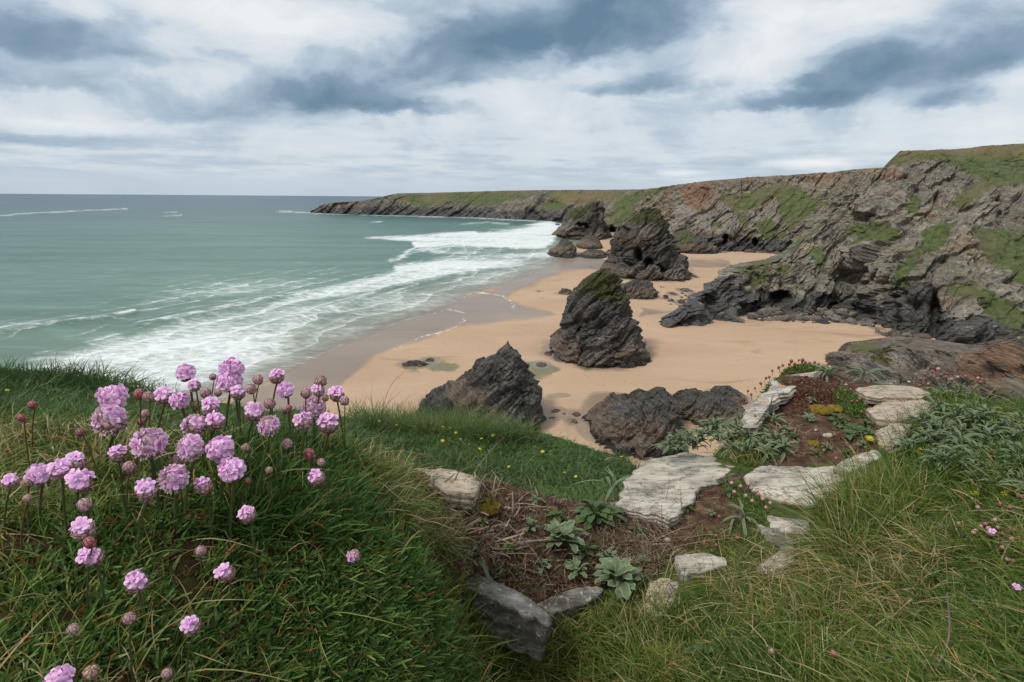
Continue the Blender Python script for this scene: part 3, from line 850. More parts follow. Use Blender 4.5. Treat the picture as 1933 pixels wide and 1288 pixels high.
loft_rock('sea_stack', 777, 850, [(650, 957, 960.5), (657, 951, 962), (660, 948, 968), (665, 942, 979), (674, 937, 980), (676.5, 912, 980), (685, 900, 981), (694, 890, 990), (706, 878, 1003), (713, 871, 1008), (733, 851, 1018), (740, 822, 1020), (755, 797, 1022), (766, 796, 1023), (777, 800, 1025)],
          5.0, 2.3, 'jagged pointed dark rock leaning over a tan tide band, nearest the grass slope', nth=220, nz=170, seed=520, tide=(2.0, 2.4), lean=.05,
          masks=[('tan', 7, .95, [(850, 728), (880, 718), (930, 760), (960, 800), (940, 840), (900, 812), (862, 766), (838, 752)]), ('wet', 8, .8, [(790, 760), (850, 760), (900, 800), (890, 840), (800, 830)]), ('pale', 5, .5, [(955, 690), (966, 680), (972, 700), (950, 730), (940, 730)])], dents=[(966, 660, 2.5, 8, .8), (846, 780, 6, 4, 1.2), (985, 745, 14, 22, 2.5)])
loft_rock('beach_rock', 800, 868, [(732, 1236, 1250), (740, 1228, 1258), (748, 1196, 1264), (756, 1152, 1268), (764, 1132, 1270), (774, 1118, 1274), (786, 1106, 1277), (800, 1100, 1279)],
          4.2, 1.9, 'broad low tan backed rock with a black base in front of the pale slabs', nth=220, nz=110, seed=540, tide=(1.7, 4.6),
          masks=[('tan', 8, -.8, [(1210, 730), (1280, 740), (1282, 800), (1240, 775), (1200, 760)])], dents=[(1200, 835, 40, 9, 1.5)])
loft_rock('beach_rock', 775, 808, [(737, 1292, 1318), (742, 1280, 1345), (750, 1268, 1378), (758, 1265, 1392), (766, 1268, 1396), (775, 1276, 1380)], 3.4, 1.3,
          'sloping brown grey rock just right of the broad low rock', nth=180, nz=80, seed=560, tide=(.7, 2.4), dents=[(1322, 745, 3, 10, .8)])
loft_rock('beach_rock', 754, 768, [(729, 1352, 1378), (735, 1342, 1392), (743, 1338, 1404), (754, 1340, 1406)], 3.0, .7, 'small dark ledge rock farthest up the row right of the low rocks', nth=110, nz=50, seed=565, tide=(.6, 1.8))
loft_rock('beach_rock', 798, 812, [(783, 1348, 1385), (788, 1334, 1400), (798, 1328, 1410)], 3.0, .6, 'flat grooved rock close beside the wall end thrift', nth=110, nz=40, seed=570, tide=(.4, 1.6))
loft_rock('sea_stack', 510, 531, [(397, 1230, 1244), (404, 1212, 1247), (413, 1194, 1250), (421, 1185, 1252), (432, 1173, 1255), (446, 1160, 1257), (463, 1157, 1262), (472, 1154, 1268), (480, 1153, 1277), (490, 1148, 1281), (500, 1139, 1281), (510, 1133, 1286)],
          14.0, 5.6, 'big blocky stack with a sloping grass top behind the mossy cone', nth=240, nz=150, seed=580, tide=(2.2, 5.0), back=.25,
          masks=[('moss', 8, .95, [(1165, 440), (1215, 402), (1235, 392), (1250, 398), (1256, 440), (1240, 425), (1210, 424), (1185, 426)]), ('moss', 5, .7, [(1240, 420), (1256, 420), (1254, 446), (1242, 444)]),
                 ('grass', 4, .95, [(1166, 440), (1210, 401), (1216, 404), (1196, 416), (1176, 434)]), ('pale', 10, .5, [(1190, 426), (1245, 426), (1240, 460), (1200, 462)]), ('rust', 10, .55, [(1165, 450), (1240, 440), (1240, 466), (1170, 462)]),
                 ('pale', 8, .45, [(1205, 500), (1285, 505), (1285, 520), (1200, 518)]), ('tan', 4, -.8, [(1190, 500), (1286, 500), (1280, 516), (1195, 516)])],
          dents=[(1207, 488, 6, 16, 12), (1226, 499, 9, 9, 12), (1256, 505, 26, 2.5, 5), (1180, 438, 14, 4, 8), (1170, 500, 26, 3, 5)])
loft_rock('beach_rock', 558, 566, [(530, 1198, 1222), (535, 1180, 1232), (541, 1166, 1234), (549, 1165, 1237), (558, 1164, 1238)], 6.0, 1.6, 'squat square rock with a tan lower half between the two big stacks', nth=140, nz=70, seed=600, tide=(.8, 4.6), dents=[(1182, 548, 2, 16, 3)])
loft_rock('beach_rock', 555, 558, [(545, 1060, 1072), (550, 1055, 1082), (555, 1052, 1086)], 3.5, .7, 'small dark rock lying left of the mossy cone stack', nth=80, nz=36, seed=610, tide=(.5, 1.5))
loft_rock('sea_stack', 446, 453, [(385.5, 1108, 1128), (390, 1088, 1133), (400, 1071, 1137), (412, 1060, 1139), (424, 1057, 1141), (434, 1050, 1143), (440, 1044, 1145), (446, 1041, 1147)],
          24.0, 7.5, 'large far stack with a bright green top at the edge of the surf', nth=200, nz=110, seed=620, tide=(3.5, 7), back=.25,
          masks=[('grass', 3, 1.0, [(1064, 403), (1080, 390), (1105, 383), (1130, 384), (1112, 392), (1088, 398)]), ('moss', 4, .7, [(1062, 412), (1086, 398), (1126, 390), (1120, 400), (1088, 418)]),
                 ('pale', 6, .6, [(1060, 420), (1086, 412), (1086, 440), (1050, 440)])], dents=[(1100, 428, 12, 4, 14), (1128, 405, 5, 18, 8), (1070, 448, 26, 2.5, 8)])
loft_rock('beach_rock', 478, 487, [(452, 1062, 1070), (457, 1056, 1076), (464, 1049, 1083), (471, 1036, 1085), (478, 1031, 1088)], 9.0, 2.6, 'humped dark rock at the waterline below the green topped stack', nth=130, nz=70, seed=640, tide=(3.0, 7))
loft_rock('beach_rock', 465, 471, [(445, 1104, 1126), (452, 1098, 1129), (459, 1089, 1132), (465, 1087, 1134)], 9.0, 2.4, 'brown rough rock between the humped rock and the far sand', nth=120, nz=60, seed=650, tide=(2.0, 6))
loft_rock('beach_rock', 483, 488, [(472, 1110, 1136), (477, 1098, 1142), (483, 1090, 1144)], 7.0, 1.8, 'low black reef rock beside the wet sand left of the blocky stack', nth=110, nz=46, seed=660, tide=(2, 3))
loft_rock('beach_rock', 481, 486, [(472, 1148, 1158), (477, 1144, 1162), (481, 1142, 1164)], 6.0, 1.6, 'small black rock against the left foot of the blocky stack', nth=80, nz=40, seed=665, tide=(2, 3))
loft_rock('beach_rock', 473, 480, [(436, 1284, 1298), (444, 1268, 1312), (452, 1260, 1326), (462, 1256, 1340), (473, 1254, 1348)], 11.0, 3.0, 'rounded rock with a green cap at the foot of the middle cliff', nth=140, nz=70, seed=670, tide=(3, 7),
          masks=[('grass', 4, 1.0, [(1280, 452), (1284, 436), (1298, 436), (1310, 450), (1306, 460), (1284, 462)])])
SMALL = [(1018, 551, 9, 2.4, 'tiny flat dark rock alone on the sand by the shallow wet bay'), (786, 688, 58, 13, 'dark weedy rock lump in the pool left of the pointed rock'), (812, 681, 22, 10, 'thin rock spike behind the weedy pool rock'),
         (1022, 690, 24, 12, 'small pyramid rock in the green pool'), (1034, 668, 18, 9, 'dark boulder at the left foot of the mossy cone stack'), (1058, 676, 30, 16, 'low wet rock apron in front of the mossy cone stack'), (778, 793, 12, 13, 'lone dark boulder left of the pointed rock'),
         (1050, 777, 22, 9, 'flat grey slab stone between pointed and low rocks'), (1044, 790, 18, 5, 'thin greenish slab stone in the sand gap'), (1064, 783, 12, 6, 'little grey stone on the gap sand'), (1088, 783, 20, 9, 'wedge stone touching the broad low rock'), (1084, 797, 16, 9, 'green tinged stone below the wedge stone'),
         (1045, 751, 7, 3, 'small weed covered stone above the gap'), (1060, 750, 18, 3, 'strip of brown weed and stones on the sand'), (1270, 556, 14, 8, 'grey boulder in the scatter left of the dark spur'), (1293, 549, 24, 8, 'flat topped boulder in the scatter near the blocky stack'),
         (1258, 565, 14, 5, 'low shelf stone at the end of the boulder scatter'), (1286, 572, 18, 9, 'dark block resting on the spur foot'), (1312, 558, 16, 9, 'jagged block where spur and sand meet'), (1296, 518, 20, 9, 'rubble heap at the right foot of the blocky stack'), (1312, 523, 10, 5, 'last stone of the rubble by the blocky stack'),
         (1287, 532, 5, 4, 'small white stone below the blocky stack'), (1052, 424, 9, 3, 'dark reef breaking the surf near the headland'), (1036, 447, 4, 2, 'tiny black reef point in the surf'), (1670, 633, 20, 7, 'flat wet rock ledge at the right end of the sand'), (1655, 622, 14, 5, 'dark stone at the sand corner under the headland'),
         (1100, 858, 10, 7, 'stone half hidden by grass below the low rock'), (978, 826, 20, 6, 'weed dark ledge at the pointed rock foot'), (1240, 553, 5, 3, 'pebble dark stone near the squat square rock')]
for i_, (cx_, cy_, wd_, ht_, lab_) in enumerate(SMALL):
    loft_rock('boulder', cy_ + ht_ * .1, cy_ + ht_ * .55, [(cy_ - ht_ * .5, cx_ - wd_ * .16, cx_ + wd_ * .12), (cy_ - ht_ * .32, cx_ - wd_ * .34, cx_ + wd_ * .3), (cy_ - ht_ * .1, cx_ - wd_ * .47, cx_ + wd_ * .45), (cy_ + ht_ * .1, cx_ - wd_ * .5, cx_ + wd_ * .5)],
              max(on_z(cx_, cy_)[1] * wd_ / FPX * .5, .4), on_z(cx_, cy_)[1] * wd_ / FPX * .13, lab_, 'boulder', nth=44, nz=20, seed=700 + i_ * 7, tide=(.3, .6) if i_ % 3 else (.5, 2))

# scour: the sand stays damp round every rock
bp = np.zeros(len(beach.data.vertices) * 3, np.float32)
beach.data.vertices.foreach_get('co', bp)
bp = bp.reshape(-1, 3).astype(float)
dm = np.zeros(len(bp))
wob_ = fbm(bp * .12, 3, seed=77) * .9
for fx, fy, fw, fd_ in FEET:
    rr = np.sqrt(((bp[:, 0] - fx) / (fw + 1.2)) ** 2 + ((bp[:, 1] - fy) / (fd_ + 1.2)) ** 2)
    dm = np.maximum(dm, 1 - sstep(rr + wob_ * .25, .95, 1.30))
    inn = np.clip(1 - np.abs(rr - 1.05) / .3, 0, 1)
    bp[:, 2] -= inn * min(.35, .05 * fw)
beach.data.vertices.foreach_set('co', bp.astype(np.float32).ravel())
beach.data.attributes.new('damp', 'FLOAT', 'POINT').data.foreach_set('value', dm.astype(np.float32))

# boulders along the foot of the near headland and of the middle cliff
bmesh_bank = []
for k_ in range(6):
    u_, v_ = np.meshgrid(np.linspace(0, 2 * np.pi, 11)[:-1], np.linspace(0, np.pi, 7), indexing='ij')
    Q = np.stack([np.sin(v_) * np.cos(u_), np.sin(v_) * np.sin(u_) * .85, np.cos(v_) * .62], -1)
    Q = Q * (1 + .28 * facet(Q * 1.3 + k_ * 9.1, 40 + k_)[..., None] + .1 * fbm(Q * 2 + k_, 2)[..., None])
    A = {a_: np.zeros(Q.shape[:2]) for a_ in RATTR}
    A[('wet', 'tan', 'pale', 'tan', 'pale', 'wet')[k_]] += (.5, .7, .8, .45, .6, .3)[k_]
    bmesh_bank.append(mesh_from('boulder', Q, grid_faces(10, 7, True), ROCK_NEAR, A, smooth=False))
FOOT1 = [(1408, 596), (1440, 600), (1480, 601), (1520, 603), (1560, 604), (1600, 606), (1648, 610)]
FOOT2 = [(1330, 474), (1380, 474), (1430, 475), (1470, 477)]


def strew(n, foot, dy, size, label, group):
    f = np.array(foot, float)
    for k in range(n):
        x_ = f[0, 0] + (f[-1, 0] - f[0, 0]) * RNG.random()
        t_ = RNG.random() ** .8
        y_ = np.interp(x_, f[:, 0], f[:, 1]) + dy[0] + (dy[1] - dy[0]) * t_
        p_ = on_z(x_, y_)
        s_ = size * (.35 + .9 * RNG.random() ** 2.2) * (1.15 - .4 * t_)
        o = link('boulder', bmesh_bank[k % 6], None, (p_[0], p_[1], s_ * .22 + (1 - t_) * size * .55))
        o.scale = (s_ * (.8 + .5 * RNG.random()), s_ * (.8 + .4 * RNG.random()), s_ * (.55 + .4 * RNG.random()))
        o.rotation_euler = (RNG.normal() * .25, RNG.normal() * .25, RNG.random() * 6.28)
        tag(o, label, 'boulder', group)


strew(230, FOOT1, (-13, 9), 2.5, 'grey boulder in the strip of fallen rocks along the foot of the right headland', 'fallen boulders along the headland foot')
strew(70, FOOT2, (-7, 4), 3.8, 'grey boulder in the rock strip along the foot of the middle cliff', 'fallen boulders along the middle cliff foot')
strew(26, [(1645, 620), (1700, 640), (1760, 652)], (-4, 12), 2.0, 'wet boulder at the corner where the sand meets the right headland', 'boulders at the headland corner')
strew(22, [(1255, 566), (1300, 560), (1330, 570)], (-8, 14), 1.6, 'dark boulder scattered beside the tip of the headland spur', 'boulders beside the spur')


# ------------------------------------------------------------------ foreground ground
def tps(X, t, smooth=1e-4):
    X = np.asarray(X, float)
    k = len(X)
    d = np.linalg.norm(X[:, None] - X[None], axis=-1)
    K = np.where(d > 0, d * d * np.log(np.maximum(d, 1e-9)), 0) + smooth * np.eye(k)
    Pm = np.concatenate([np.ones((k, 1)), X], 1)
    A = np.block([[K, Pm], [Pm.T, np.zeros((3, 3))]])
    c = np.linalg.solve(A, np.concatenate([t, np.zeros(3)]))

    def f(Q):
        out = c[k] + Q @ c[k + 1:]
        for i in range(k):
            dd = ((Q - X[i]) ** 2).sum(-1)
            out = out + c[i] * .5 * dd * np.log(np.maximum(dd, 1e-12))
        return out
    return f


class Sheet:
    """ground as a height field about the viewpoint: depression tangent over (azimuth, log range)"""

    def __init__(s, pts, r0, r1, nr, az0, az1, na, rough, seed, smooth=1e-4):
        pts = np.array(pts, float)
        d = rays(pts[:, 0], pts[:, 1])
        h = np.hypot(d[:, 0], d[:, 1])
        X = np.stack([np.arctan2(d[:, 0], d[:, 1]), np.log(pts[:, 2])], -1)
        f = tps(X, -d[:, 2] / h, smooth)
        s.az = np.linspace(az0, az1, na)
        s.lr = np.linspace(math.log(r0), math.log(r1), nr)
        Q = np.stack(np.meshgrid(s.az, s.lr, indexing='ij'), -1)
        s.T = f(Q)
        r = np.exp(Q[..., 1])
        xy = np.stack([np.sin(Q[..., 0]) * r, np.cos(Q[..., 0]) * r, 0 * r], -1)
        s.T = s.T - fbm(xy * rough[0], 4, seed=seed) * rough[1] / r
        s.r = np.exp(s.lr)

    def points(s):
        r = s.r[None]
        return np.stack([np.sin(s.az)[:, None] * r, np.cos(s.az)[:, None] * r, CAM_Z - s.T * r], -1)

    def hit(s, px, py):
        d = rays(px, py)
        h = np.hypot(d[..., 0], d[..., 1])
        a = np.arctan2(d[..., 0], d[..., 1])
        td = -d[..., 2] / h
        fa = np.clip((a - s.az[0]) / (s.az[1] - s.az[0]), 0, len(s.az) - 1.001)
        i = fa.astype(int)
        w_ = (fa - i)[..., None]
        row = s.T[i] * (1 - w_) + s.T[i + 1] * w_
        below = row <= td[..., None]
        below[..., 1:] &= ~below[..., :-1]
        below[..., 0] = False
        j = np.argmax(below, -1)
        ok = below.any(-1)
        j = np.where(ok, np.maximum(j, 1), np.maximum(np.argmin(np.where(s.r > s.r[0] * 2, row, 9.0), -1), 1))
        t0 = np.take_along_axis(row, (j - 1)[..., None], -1)[..., 0]
        t1 = np.take_along_axis(row, j[..., None], -1)[..., 0]
        u = np.clip((td - t0) / np.where(np.abs(t1 - t0) < 1e-9, 1, t1 - t0), 0, 1)
        r = np.exp(s.lr[j - 1] + u * (s.lr[1] - s.lr[0]))
        P = np.stack([np.sin(a) * r, np.cos(a) * r, CAM_Z - td * r], -1)
        return P, ok

    def z(s, x, y):
        a = np.clip((np.arctan2(x, y) - s.az[0]) / (s.az[1] - s.az[0]), 0, len(s.az) - 1.001)
        l = np.clip((np.log(np.hypot(x, y)) - s.lr[0]) / (s.lr[1] - s.lr[0]), 0, len(s.lr) - 1.001)
        i, j = a.astype(int), l.astype(int)
        u, v = a - i, l - j
        T = (s.T[i, j] * (1 - u) + s.T[i + 1, j] * u) * (1 - v) + (s.T[i, j + 1] * (1 - u) + s.T[i + 1, j + 1] * u) * v
        return CAM_Z - T * np.hypot(x, y)


NEAR = Sheet([
    (780, 886, 1.03), (830, 890, 1.06), (885, 900, 1.12), (1425, 770, 2.1), (1445, 742, 2.25), (1405, 800, 1.85), (1480, 702, 2.55), (1540, 692, 2.6),
    (200, 1700, .28), (600, 1700, .31), (-250, 1650, .32), (900, 1800, .36), (1300, 1850, .34), (1700, 1800, .36), (2560, 1700, .38),
    (-250, 1300, .46), (0, 1300, .42), (200, 1300, .42), (450, 1300, .44), (700, 1300, .48), (850, 1290, .56), (-250, 1150, .54), (0, 1150, .50), (200, 1150, .49), (450, 1150, .50),
    (700, 1120, .54), (820, 1110, .62), (-250, 1010, .66), (0, 1000, .60), (200, 1000, .57), (450, 980, .58), (680, 980, .62), (780, 1000, .72),
    (-250, 900, .85), (0, 890, .78), (200, 880, .71), (450, 868, .67), (640, 890, .71), (735, 930, .82),
    (450, 835, .76), (620, 840, .78), (200, 815, .98), (0, 795, 1.08), (-250, 790, 1.1), (715, 880, .95),
    (450, 870, 1.0), (450, 960, 1.5), (200, 840, 1.4), (200, 910, 2.0), (0, 830, 1.5), (0, 890, 2.1), (640, 910, 1.0), (640, 990, 1.5), (730, 960, 1.25), (-250, 830, 1.6), (-250, 900, 2.2),
    (890, 1290, .70), (960, 1290, .76), (1050, 1250, .82), (1200, 1290, .75), (1500, 1290, .72), (1800, 1290, .70), (2050, 1290, .70), (2400, 1290, .75), (2700, 1290, .8), (2700, 960, 1.25), (2700, 830, 1.85), (2700, 900, 2.7), (-560, 1300, .5), (-560, 1010, .72), (-560, 900, .92), (-560, 795, 1.15), (-560, 830, 1.7), (-560, 900, 2.3),
    (900, 960, .98), (980, 1080, .90), (880, 1060, .86), (1100, 1060, 1.0), (1200, 960, 1.22), (1050, 940, 1.2), (850, 910, 1.1), (1250, 900, 1.40), (1290, 915, 1.34), (1400, 940, 1.3),
    (1500, 905, 1.45), (1560, 940, 1.38), (1380, 1010, 1.15), (1300, 1080, 1.0), (1220, 1170, .90), (1080, 1160, .88), (1500, 1080, 1.06), (1500, 1180, .88), (1700, 1180, .88), (2000, 1180, .85),
    (1700, 1050, 1.08), (2000, 1050, 1.02), (1650, 945, 1.35), (1800, 950, 1.27), (2000, 930, 1.22), (2400, 960, 1.2), (1700, 850, 1.65), (1850, 850, 1.55), (2000, 830, 1.5), (1500, 850, 1.6), (1350, 862, 1.55),
    (1600, 795, 1.95), (1430, 800, 1.9), (1720, 765, 2.12), (1500, 745, 2.3), (1600, 715, 2.5), (1490, 705, 2.5), (1850, 765, 1.95), (2000, 765, 1.85), (2400, 800, 1.8), (1780, 740, 2.25), (1700, 728, 2.4),
    (1400, 870, 2.3), (1250, 980, 1.8), (1150, 1010, 1.8), (1500, 810, 3.0), (1600, 800, 3.1), (1750, 810, 2.9), (2000, 860, 2.6), (2400, 880, 2.6), (1330, 930, 2.0), (820, 960, 1.45), (820, 1060, 1.9), (1050, 1000, 1.45), (1050, 1100, 2.0)],
    .26, 3.2, 520, R(-62), R(64), 620, (9.0, .012), 800)
SLOPE = Sheet([
    (-300, 705, 6), (0, 712, 6), (130, 713, 6.2), (230, 738, 6), (330, 759, 6), (450, 772, 6.3), (600, 782, 6.8), (720, 796, 7.2), (830, 806, 7.5), (950, 820, 7.3), (1010, 836, 7), (1100, 858, 6.5), (1200, 890, 5.5), (1270, 935, 4.6),
    (-300, 780, 3.2), (0, 785, 3.2), (300, 830, 3), (700, 900, 3.2), (900, 935, 3.8), (1150, 935, 3.4), (1290, 980, 3), (0, 900, 1.7), (500, 990, 1.8), (900, 1030, 2.0), (1290, 1080, 2.0),
    (0, 735, 8.5), (300, 785, 8.5), (600, 820, 9), (830, 850, 9.5), (1000, 880, 9), (1200, 960, 7.5), (1300, 1040, 6), (0, 860, 13), (400, 920, 13), (830, 980, 13), (1200, 1080, 12), (1400, 1120, 9), (1500, 1100, 4)],
    1.7, 14, 230, R(-64), R(26), 360, (1.2, .10), 820)

mt, b = material('soil_and_thatch')
p = b.pos()
n1, n2 = b.noise(p, 30, 8, .68), b.noise(p, 7, 4, .6)
earth = b.ramp(n1, [(.32, (.028, .016, .011)), (.5, (.080, .046, .030)), (.66, (.165, .105, .070))])
thatch = b.ramp(n1, [(.32, (.022, .016, .008)), (.48, (.055, .030, .015)), (.6, (.060, .058, .018)), (.72, (.12, .095, .045))])
turf = b.ramp(n1, [(.32, (.022, .036, .010)), (.5, (.050, .075, .018)), (.68, (.110, .115, .042))])
col_ = b.mix(b.ss(b.attr('earth'), .3, .7), b.mix(b.attr('turf'), thatch, turf), earth)
finish(b, col_, .95, .1, b.bump(b.m('ADD', n1, n2), .9, .012))
GROUND = mt
mt, b = material('slope_turf')
p = b.pos()
n1 = b.noise(p, 9, 8, .68)
finish(b, b.ramp(b.m('ADD', n1, b.m('MULTIPLY', b.m('SUBTRACT', b.noise(p, .8, 3), .5), .4)), [(.32, (.025, .045, .013)), (.5, (.055, .090, .024)), (.66, (.095, .125, .040))]), .95, .1, b.bump(n1, .9, .08))
TURF = mt

P = NEAR.points()
px, py = project(P)
jx, jy = px + fbm(P * 14, 3, seed=5) * 26, py + fbm(P * 14, 3, seed=8) * 18
r_ = np.hypot(P[..., 0], P[..., 1])
SOILP = [[(760, 890), (1060, 915), (1250, 960), (1290, 1040), (1240, 1080), (1120, 1110), (1010, 1140), (850, 1070)], [(1240, 930), (1330, 905), (1420, 900), (1420, 980), (1380, 1020), (1280, 1060), (1220, 1000)],
         [(1420, 880), (1400, 800), (1490, 690), (1620, 690), (1660, 740), (1680, 850), (1600, 880)]]
DRYZ = SOILP[0]
earth = np.zeros(px.shape)
for pl in SOILP:
    earth = np.maximum(earth, sstep(poly_sdf(jx, jy, pl), -10, 10))
turf = sstep(jx, 860, 960)
tag(link('ground', mesh_from('ground', P, grid_faces(*P.shape[:2]), GROUND, dict(earth=earth, turf=turf))), kind='structure')
P = SLOPE.points()
tag(link('ground', mesh_from('ground', P, grid_faces(*P.shape[:2]), TURF)), kind='structure')


# ------------------------------------------------------------------ blades and leaves
def leaf_mat(name, stops, trans=.25, rough=.5, spec=.25, edge=None):
    mt, b = material(name)
    if name in ('thrift_leaf', 'grass_blade', 'slope_grass_blade'):      # these leaf colours are scaled up evenly to brighten the foreground
        stops = [(p_, tuple(1.2 * v for v in c_)) for p_, c_ in stops]
    c = b.ramp(b.attr('tint'), stops)
    if edge:
        c = b.mix(b.attr('rim'), c, edge)
        c = b.mix(b.m('MULTIPLY', b.n('ObjectInfo').outputs['Random'], .55), c, b.mix(1.0, c, (.62, .62, .50), 'MULTIPLY'))
    finish(b, c, rough, spec, None, trans)
    return mt


GREEN = [(0, (.022, .050, .009)), (.3, (.052, .098, .016)), (.55, (.108, .158, .028)), (.70, (.180, .200, .046)), (.80, (.25, .22, .085)), (.92, (.40, .33, .20)), (1, (.40, .21, .05))]
M_THRIFT = leaf_mat('thrift_leaf', [(0, (.024, .056, .014)), (.4, (.060, .130, .028)), (.75, (.125, .205, .046)), (.88, (.19, .24, .07)), (.93, (.20, .055, .022)), (1, (.32, .14, .03))], .25)
M_GRASS = leaf_mat('grass_blade', GREEN, .3)
M_SLOPE = leaf_mat('slope_grass_blade', [(0, (.032, .062, .020)), (.4, (.068, .120, .036)), (.75, (.110, .165, .052)), (.9, (.17, .19, .07)), (1, (.28, .23, .11))], .3)
M_STRAW = leaf_mat('dry_straw', [(0, (.060, .036, .026)), (.4, (.15, .10, .07)), (.7, (.30, .23, .17)), (.88, (.42, .35, .27)), (1, (.18, .07, .03))], .15, .7)
M_SEDUM = leaf_mat('stonecrop_leaf', [(0, (.07, .025, .022)), (.5, (.17, .065, .055)), (.75, (.20, .11, .07)), (.9, (.09, .11, .03)), (1, (.24, .13, .11))], .1, .6)


def in_poly(n, poly, soft=0):
    poly = np.array(poly, float)
    lo, hi = poly.min(0), poly.max(0)
    out = np.zeros((0, 2))
    while len(out) < n:
        q = lo + (hi - lo) * RNG.random((n * 2, 2))
        d = poly_sdf(q[:, 0], q[:, 1], poly)
        out = np.concatenate([out, q[d > (RNG.random(len(q)) - .5) * soft * 2 if soft else d > 0]])
    return out[:n]


def plant_points(sheet, n, poly, soft=0):
    q = in_poly(n, poly, soft)
    P, ok = sheet.hit(q[:, 0], q[:, 1])
    return P[ok]


def blades(P, D, L, W, droop, tint, nseg=3, tip=.12, fold=0.0, side=0.12):
    """arrays of grass blades: root P, unit direction D, length, width, droop -> V, F, tint"""
    n = len(P)
    t = np.linspace(0, 1, nseg + 1)
    sd = np.cross(D, RNG.normal(size=(n, 3)))
    sd /= np.maximum(np.linalg.norm(sd, axis=-1, keepdims=True), 1e-6)
    bend = RNG.normal(size=(n, 3)) * side
    bend[:, 2] = bend[:, 2] * .3 - droop
    C = P[:, None] + L[:, None, None] * (D[:, None] * t[None, :, None] + bend[:, None] * (t ** 2)[None, :, None])
    wd = np.interp(t, [0, .35, .75, 1], [.7, 1.0, .72, tip])
    off = sd[:, None] * (W[:, None] * wd[None] * .5)[..., None]
    V = np.stack([C - off, C + off], 2)
    base = (np.arange(n) * (nseg + 1) * 2)[:, None]
    k = np.arange(nseg) * 2
    F = np.stack([base + k, base + k + 1, base + k + 3, base + k + 2], -1).reshape(-1, 4)
    return V.reshape(-1, 3), F, np.repeat(tint, (nseg + 1) * 2)


def updir(n, spread, bias=(0, 0, 1)):
    d = RNG.normal(size=(n, 3)) * spread + np.array(bias)
    d[:, 2] = np.abs(d[:, 2]) + .05
    return d / np.linalg.norm(d, axis=-1, keepdims=True)


def stuff(name, parts, mt, label, cat):
    V, F, T, o_ = [], [], [], 0
    for v, f, t in parts:
        V.append(v)
        F.append(f + o_)
        T.append(t)
        o_ += len(v)
    o = link(name, mesh_from(name, np.concatenate(V), np.concatenate(F), mt, dict(tint=np.concatenate(T))))
    return tag(o, label, cat, None, 'stuff')


def grass(sheet, n, poly, L, W, spread, tint, droop=.35, nseg=3, soft=0, bias=(0, 0, 1), tip=.1, side=.25, clump=0.0, sink=.006):
    P = plant_points(sheet, n, poly, soft)
    n = len(P)
    if clump:
        k = max(1, int(n * clump))
        P = P[:k][RNG.integers(0, k, n)] + RNG.normal(size=(n, 3)) * [.006, .006, .0]
    P = P - [0, 0, sink]
    kf = 9.0 if sheet is NEAR else 1.3
    vv = fbm(P * [kf, kf, 0], 3, seed=77)
    L_ = L * (.55 + .8 * RNG.random(n)) * np.clip(1 + 1.1 * vv, .35, 1.7)
    t = np.clip(tint[0] + RNG.normal(size=n) * tint[1] + .45 * fbm(P * [kf * .8, kf * .8, 0] + 5, 3, seed=79), 0, .76)
    if len(tint) > 2:
        dry = RNG.random(n) < tint[2]
        t = np.where(dry, .78 + .22 * RNG.random(n), t)
    return blades(P, updir(n, spread, bias), L_, W * (.7 + .6 * RNG.random(n)), droop * (.4 + 1.2 * RNG.random(n)), t, nseg, tip, 0, side)


# the thrift cushion: tufts of short fleshy leaves
CUSH = [(-560, 1420), (-560, 1040), (0, 1000), (140, 950), (240, 890), (400, 825), (600, 832), (680, 880), (770, 960), (835, 1050), (868, 1130), (885, 1230), (890, 1420)]


def tufts(sheet, poly, nt, per, L, W, tint, soft=10, out=.9, gap=False):
    c = plant_points(sheet, nt, poly, soft)
    if gap:
        c = c[fbm(c * [16, 16, 0], 3, seed=91) > -.12 + .25 * (RNG.random(len(c)) - .5)]
    nt = len(c)
    n = nt * per
    P = np.repeat(c, per, 0) + RNG.normal(size=(n, 3)) * [L * .12, L * .12, 0]
    P[:, 2] -= L * .25
    lean = np.repeat(RNG.normal(size=(nt, 3)) * .25, per, 0)
    D = RNG.normal(size=(n, 3)) * out + lean
    D[:, 2] = np.abs(D[:, 2]) * .6 + .55
    D /= np.linalg.norm(D, axis=-1, keepdims=True)
    tt = np.repeat(RNG.normal(size=nt) * tint[1], per) + tint[0] + RNG.normal(size=n) * tint[1]
    tt = np.clip(tt, 0, .88)
    tt = np.where(RNG.random(n) < tint[2], .9 + .1 * RNG.random(n), tt)
    return blades(P, D, L * (.6 + .7 * RNG.random(n)), W * (.75 + .5 * RNG.random(n)), .30 * RNG.random(n), tt, 3, .35, 0, .15)


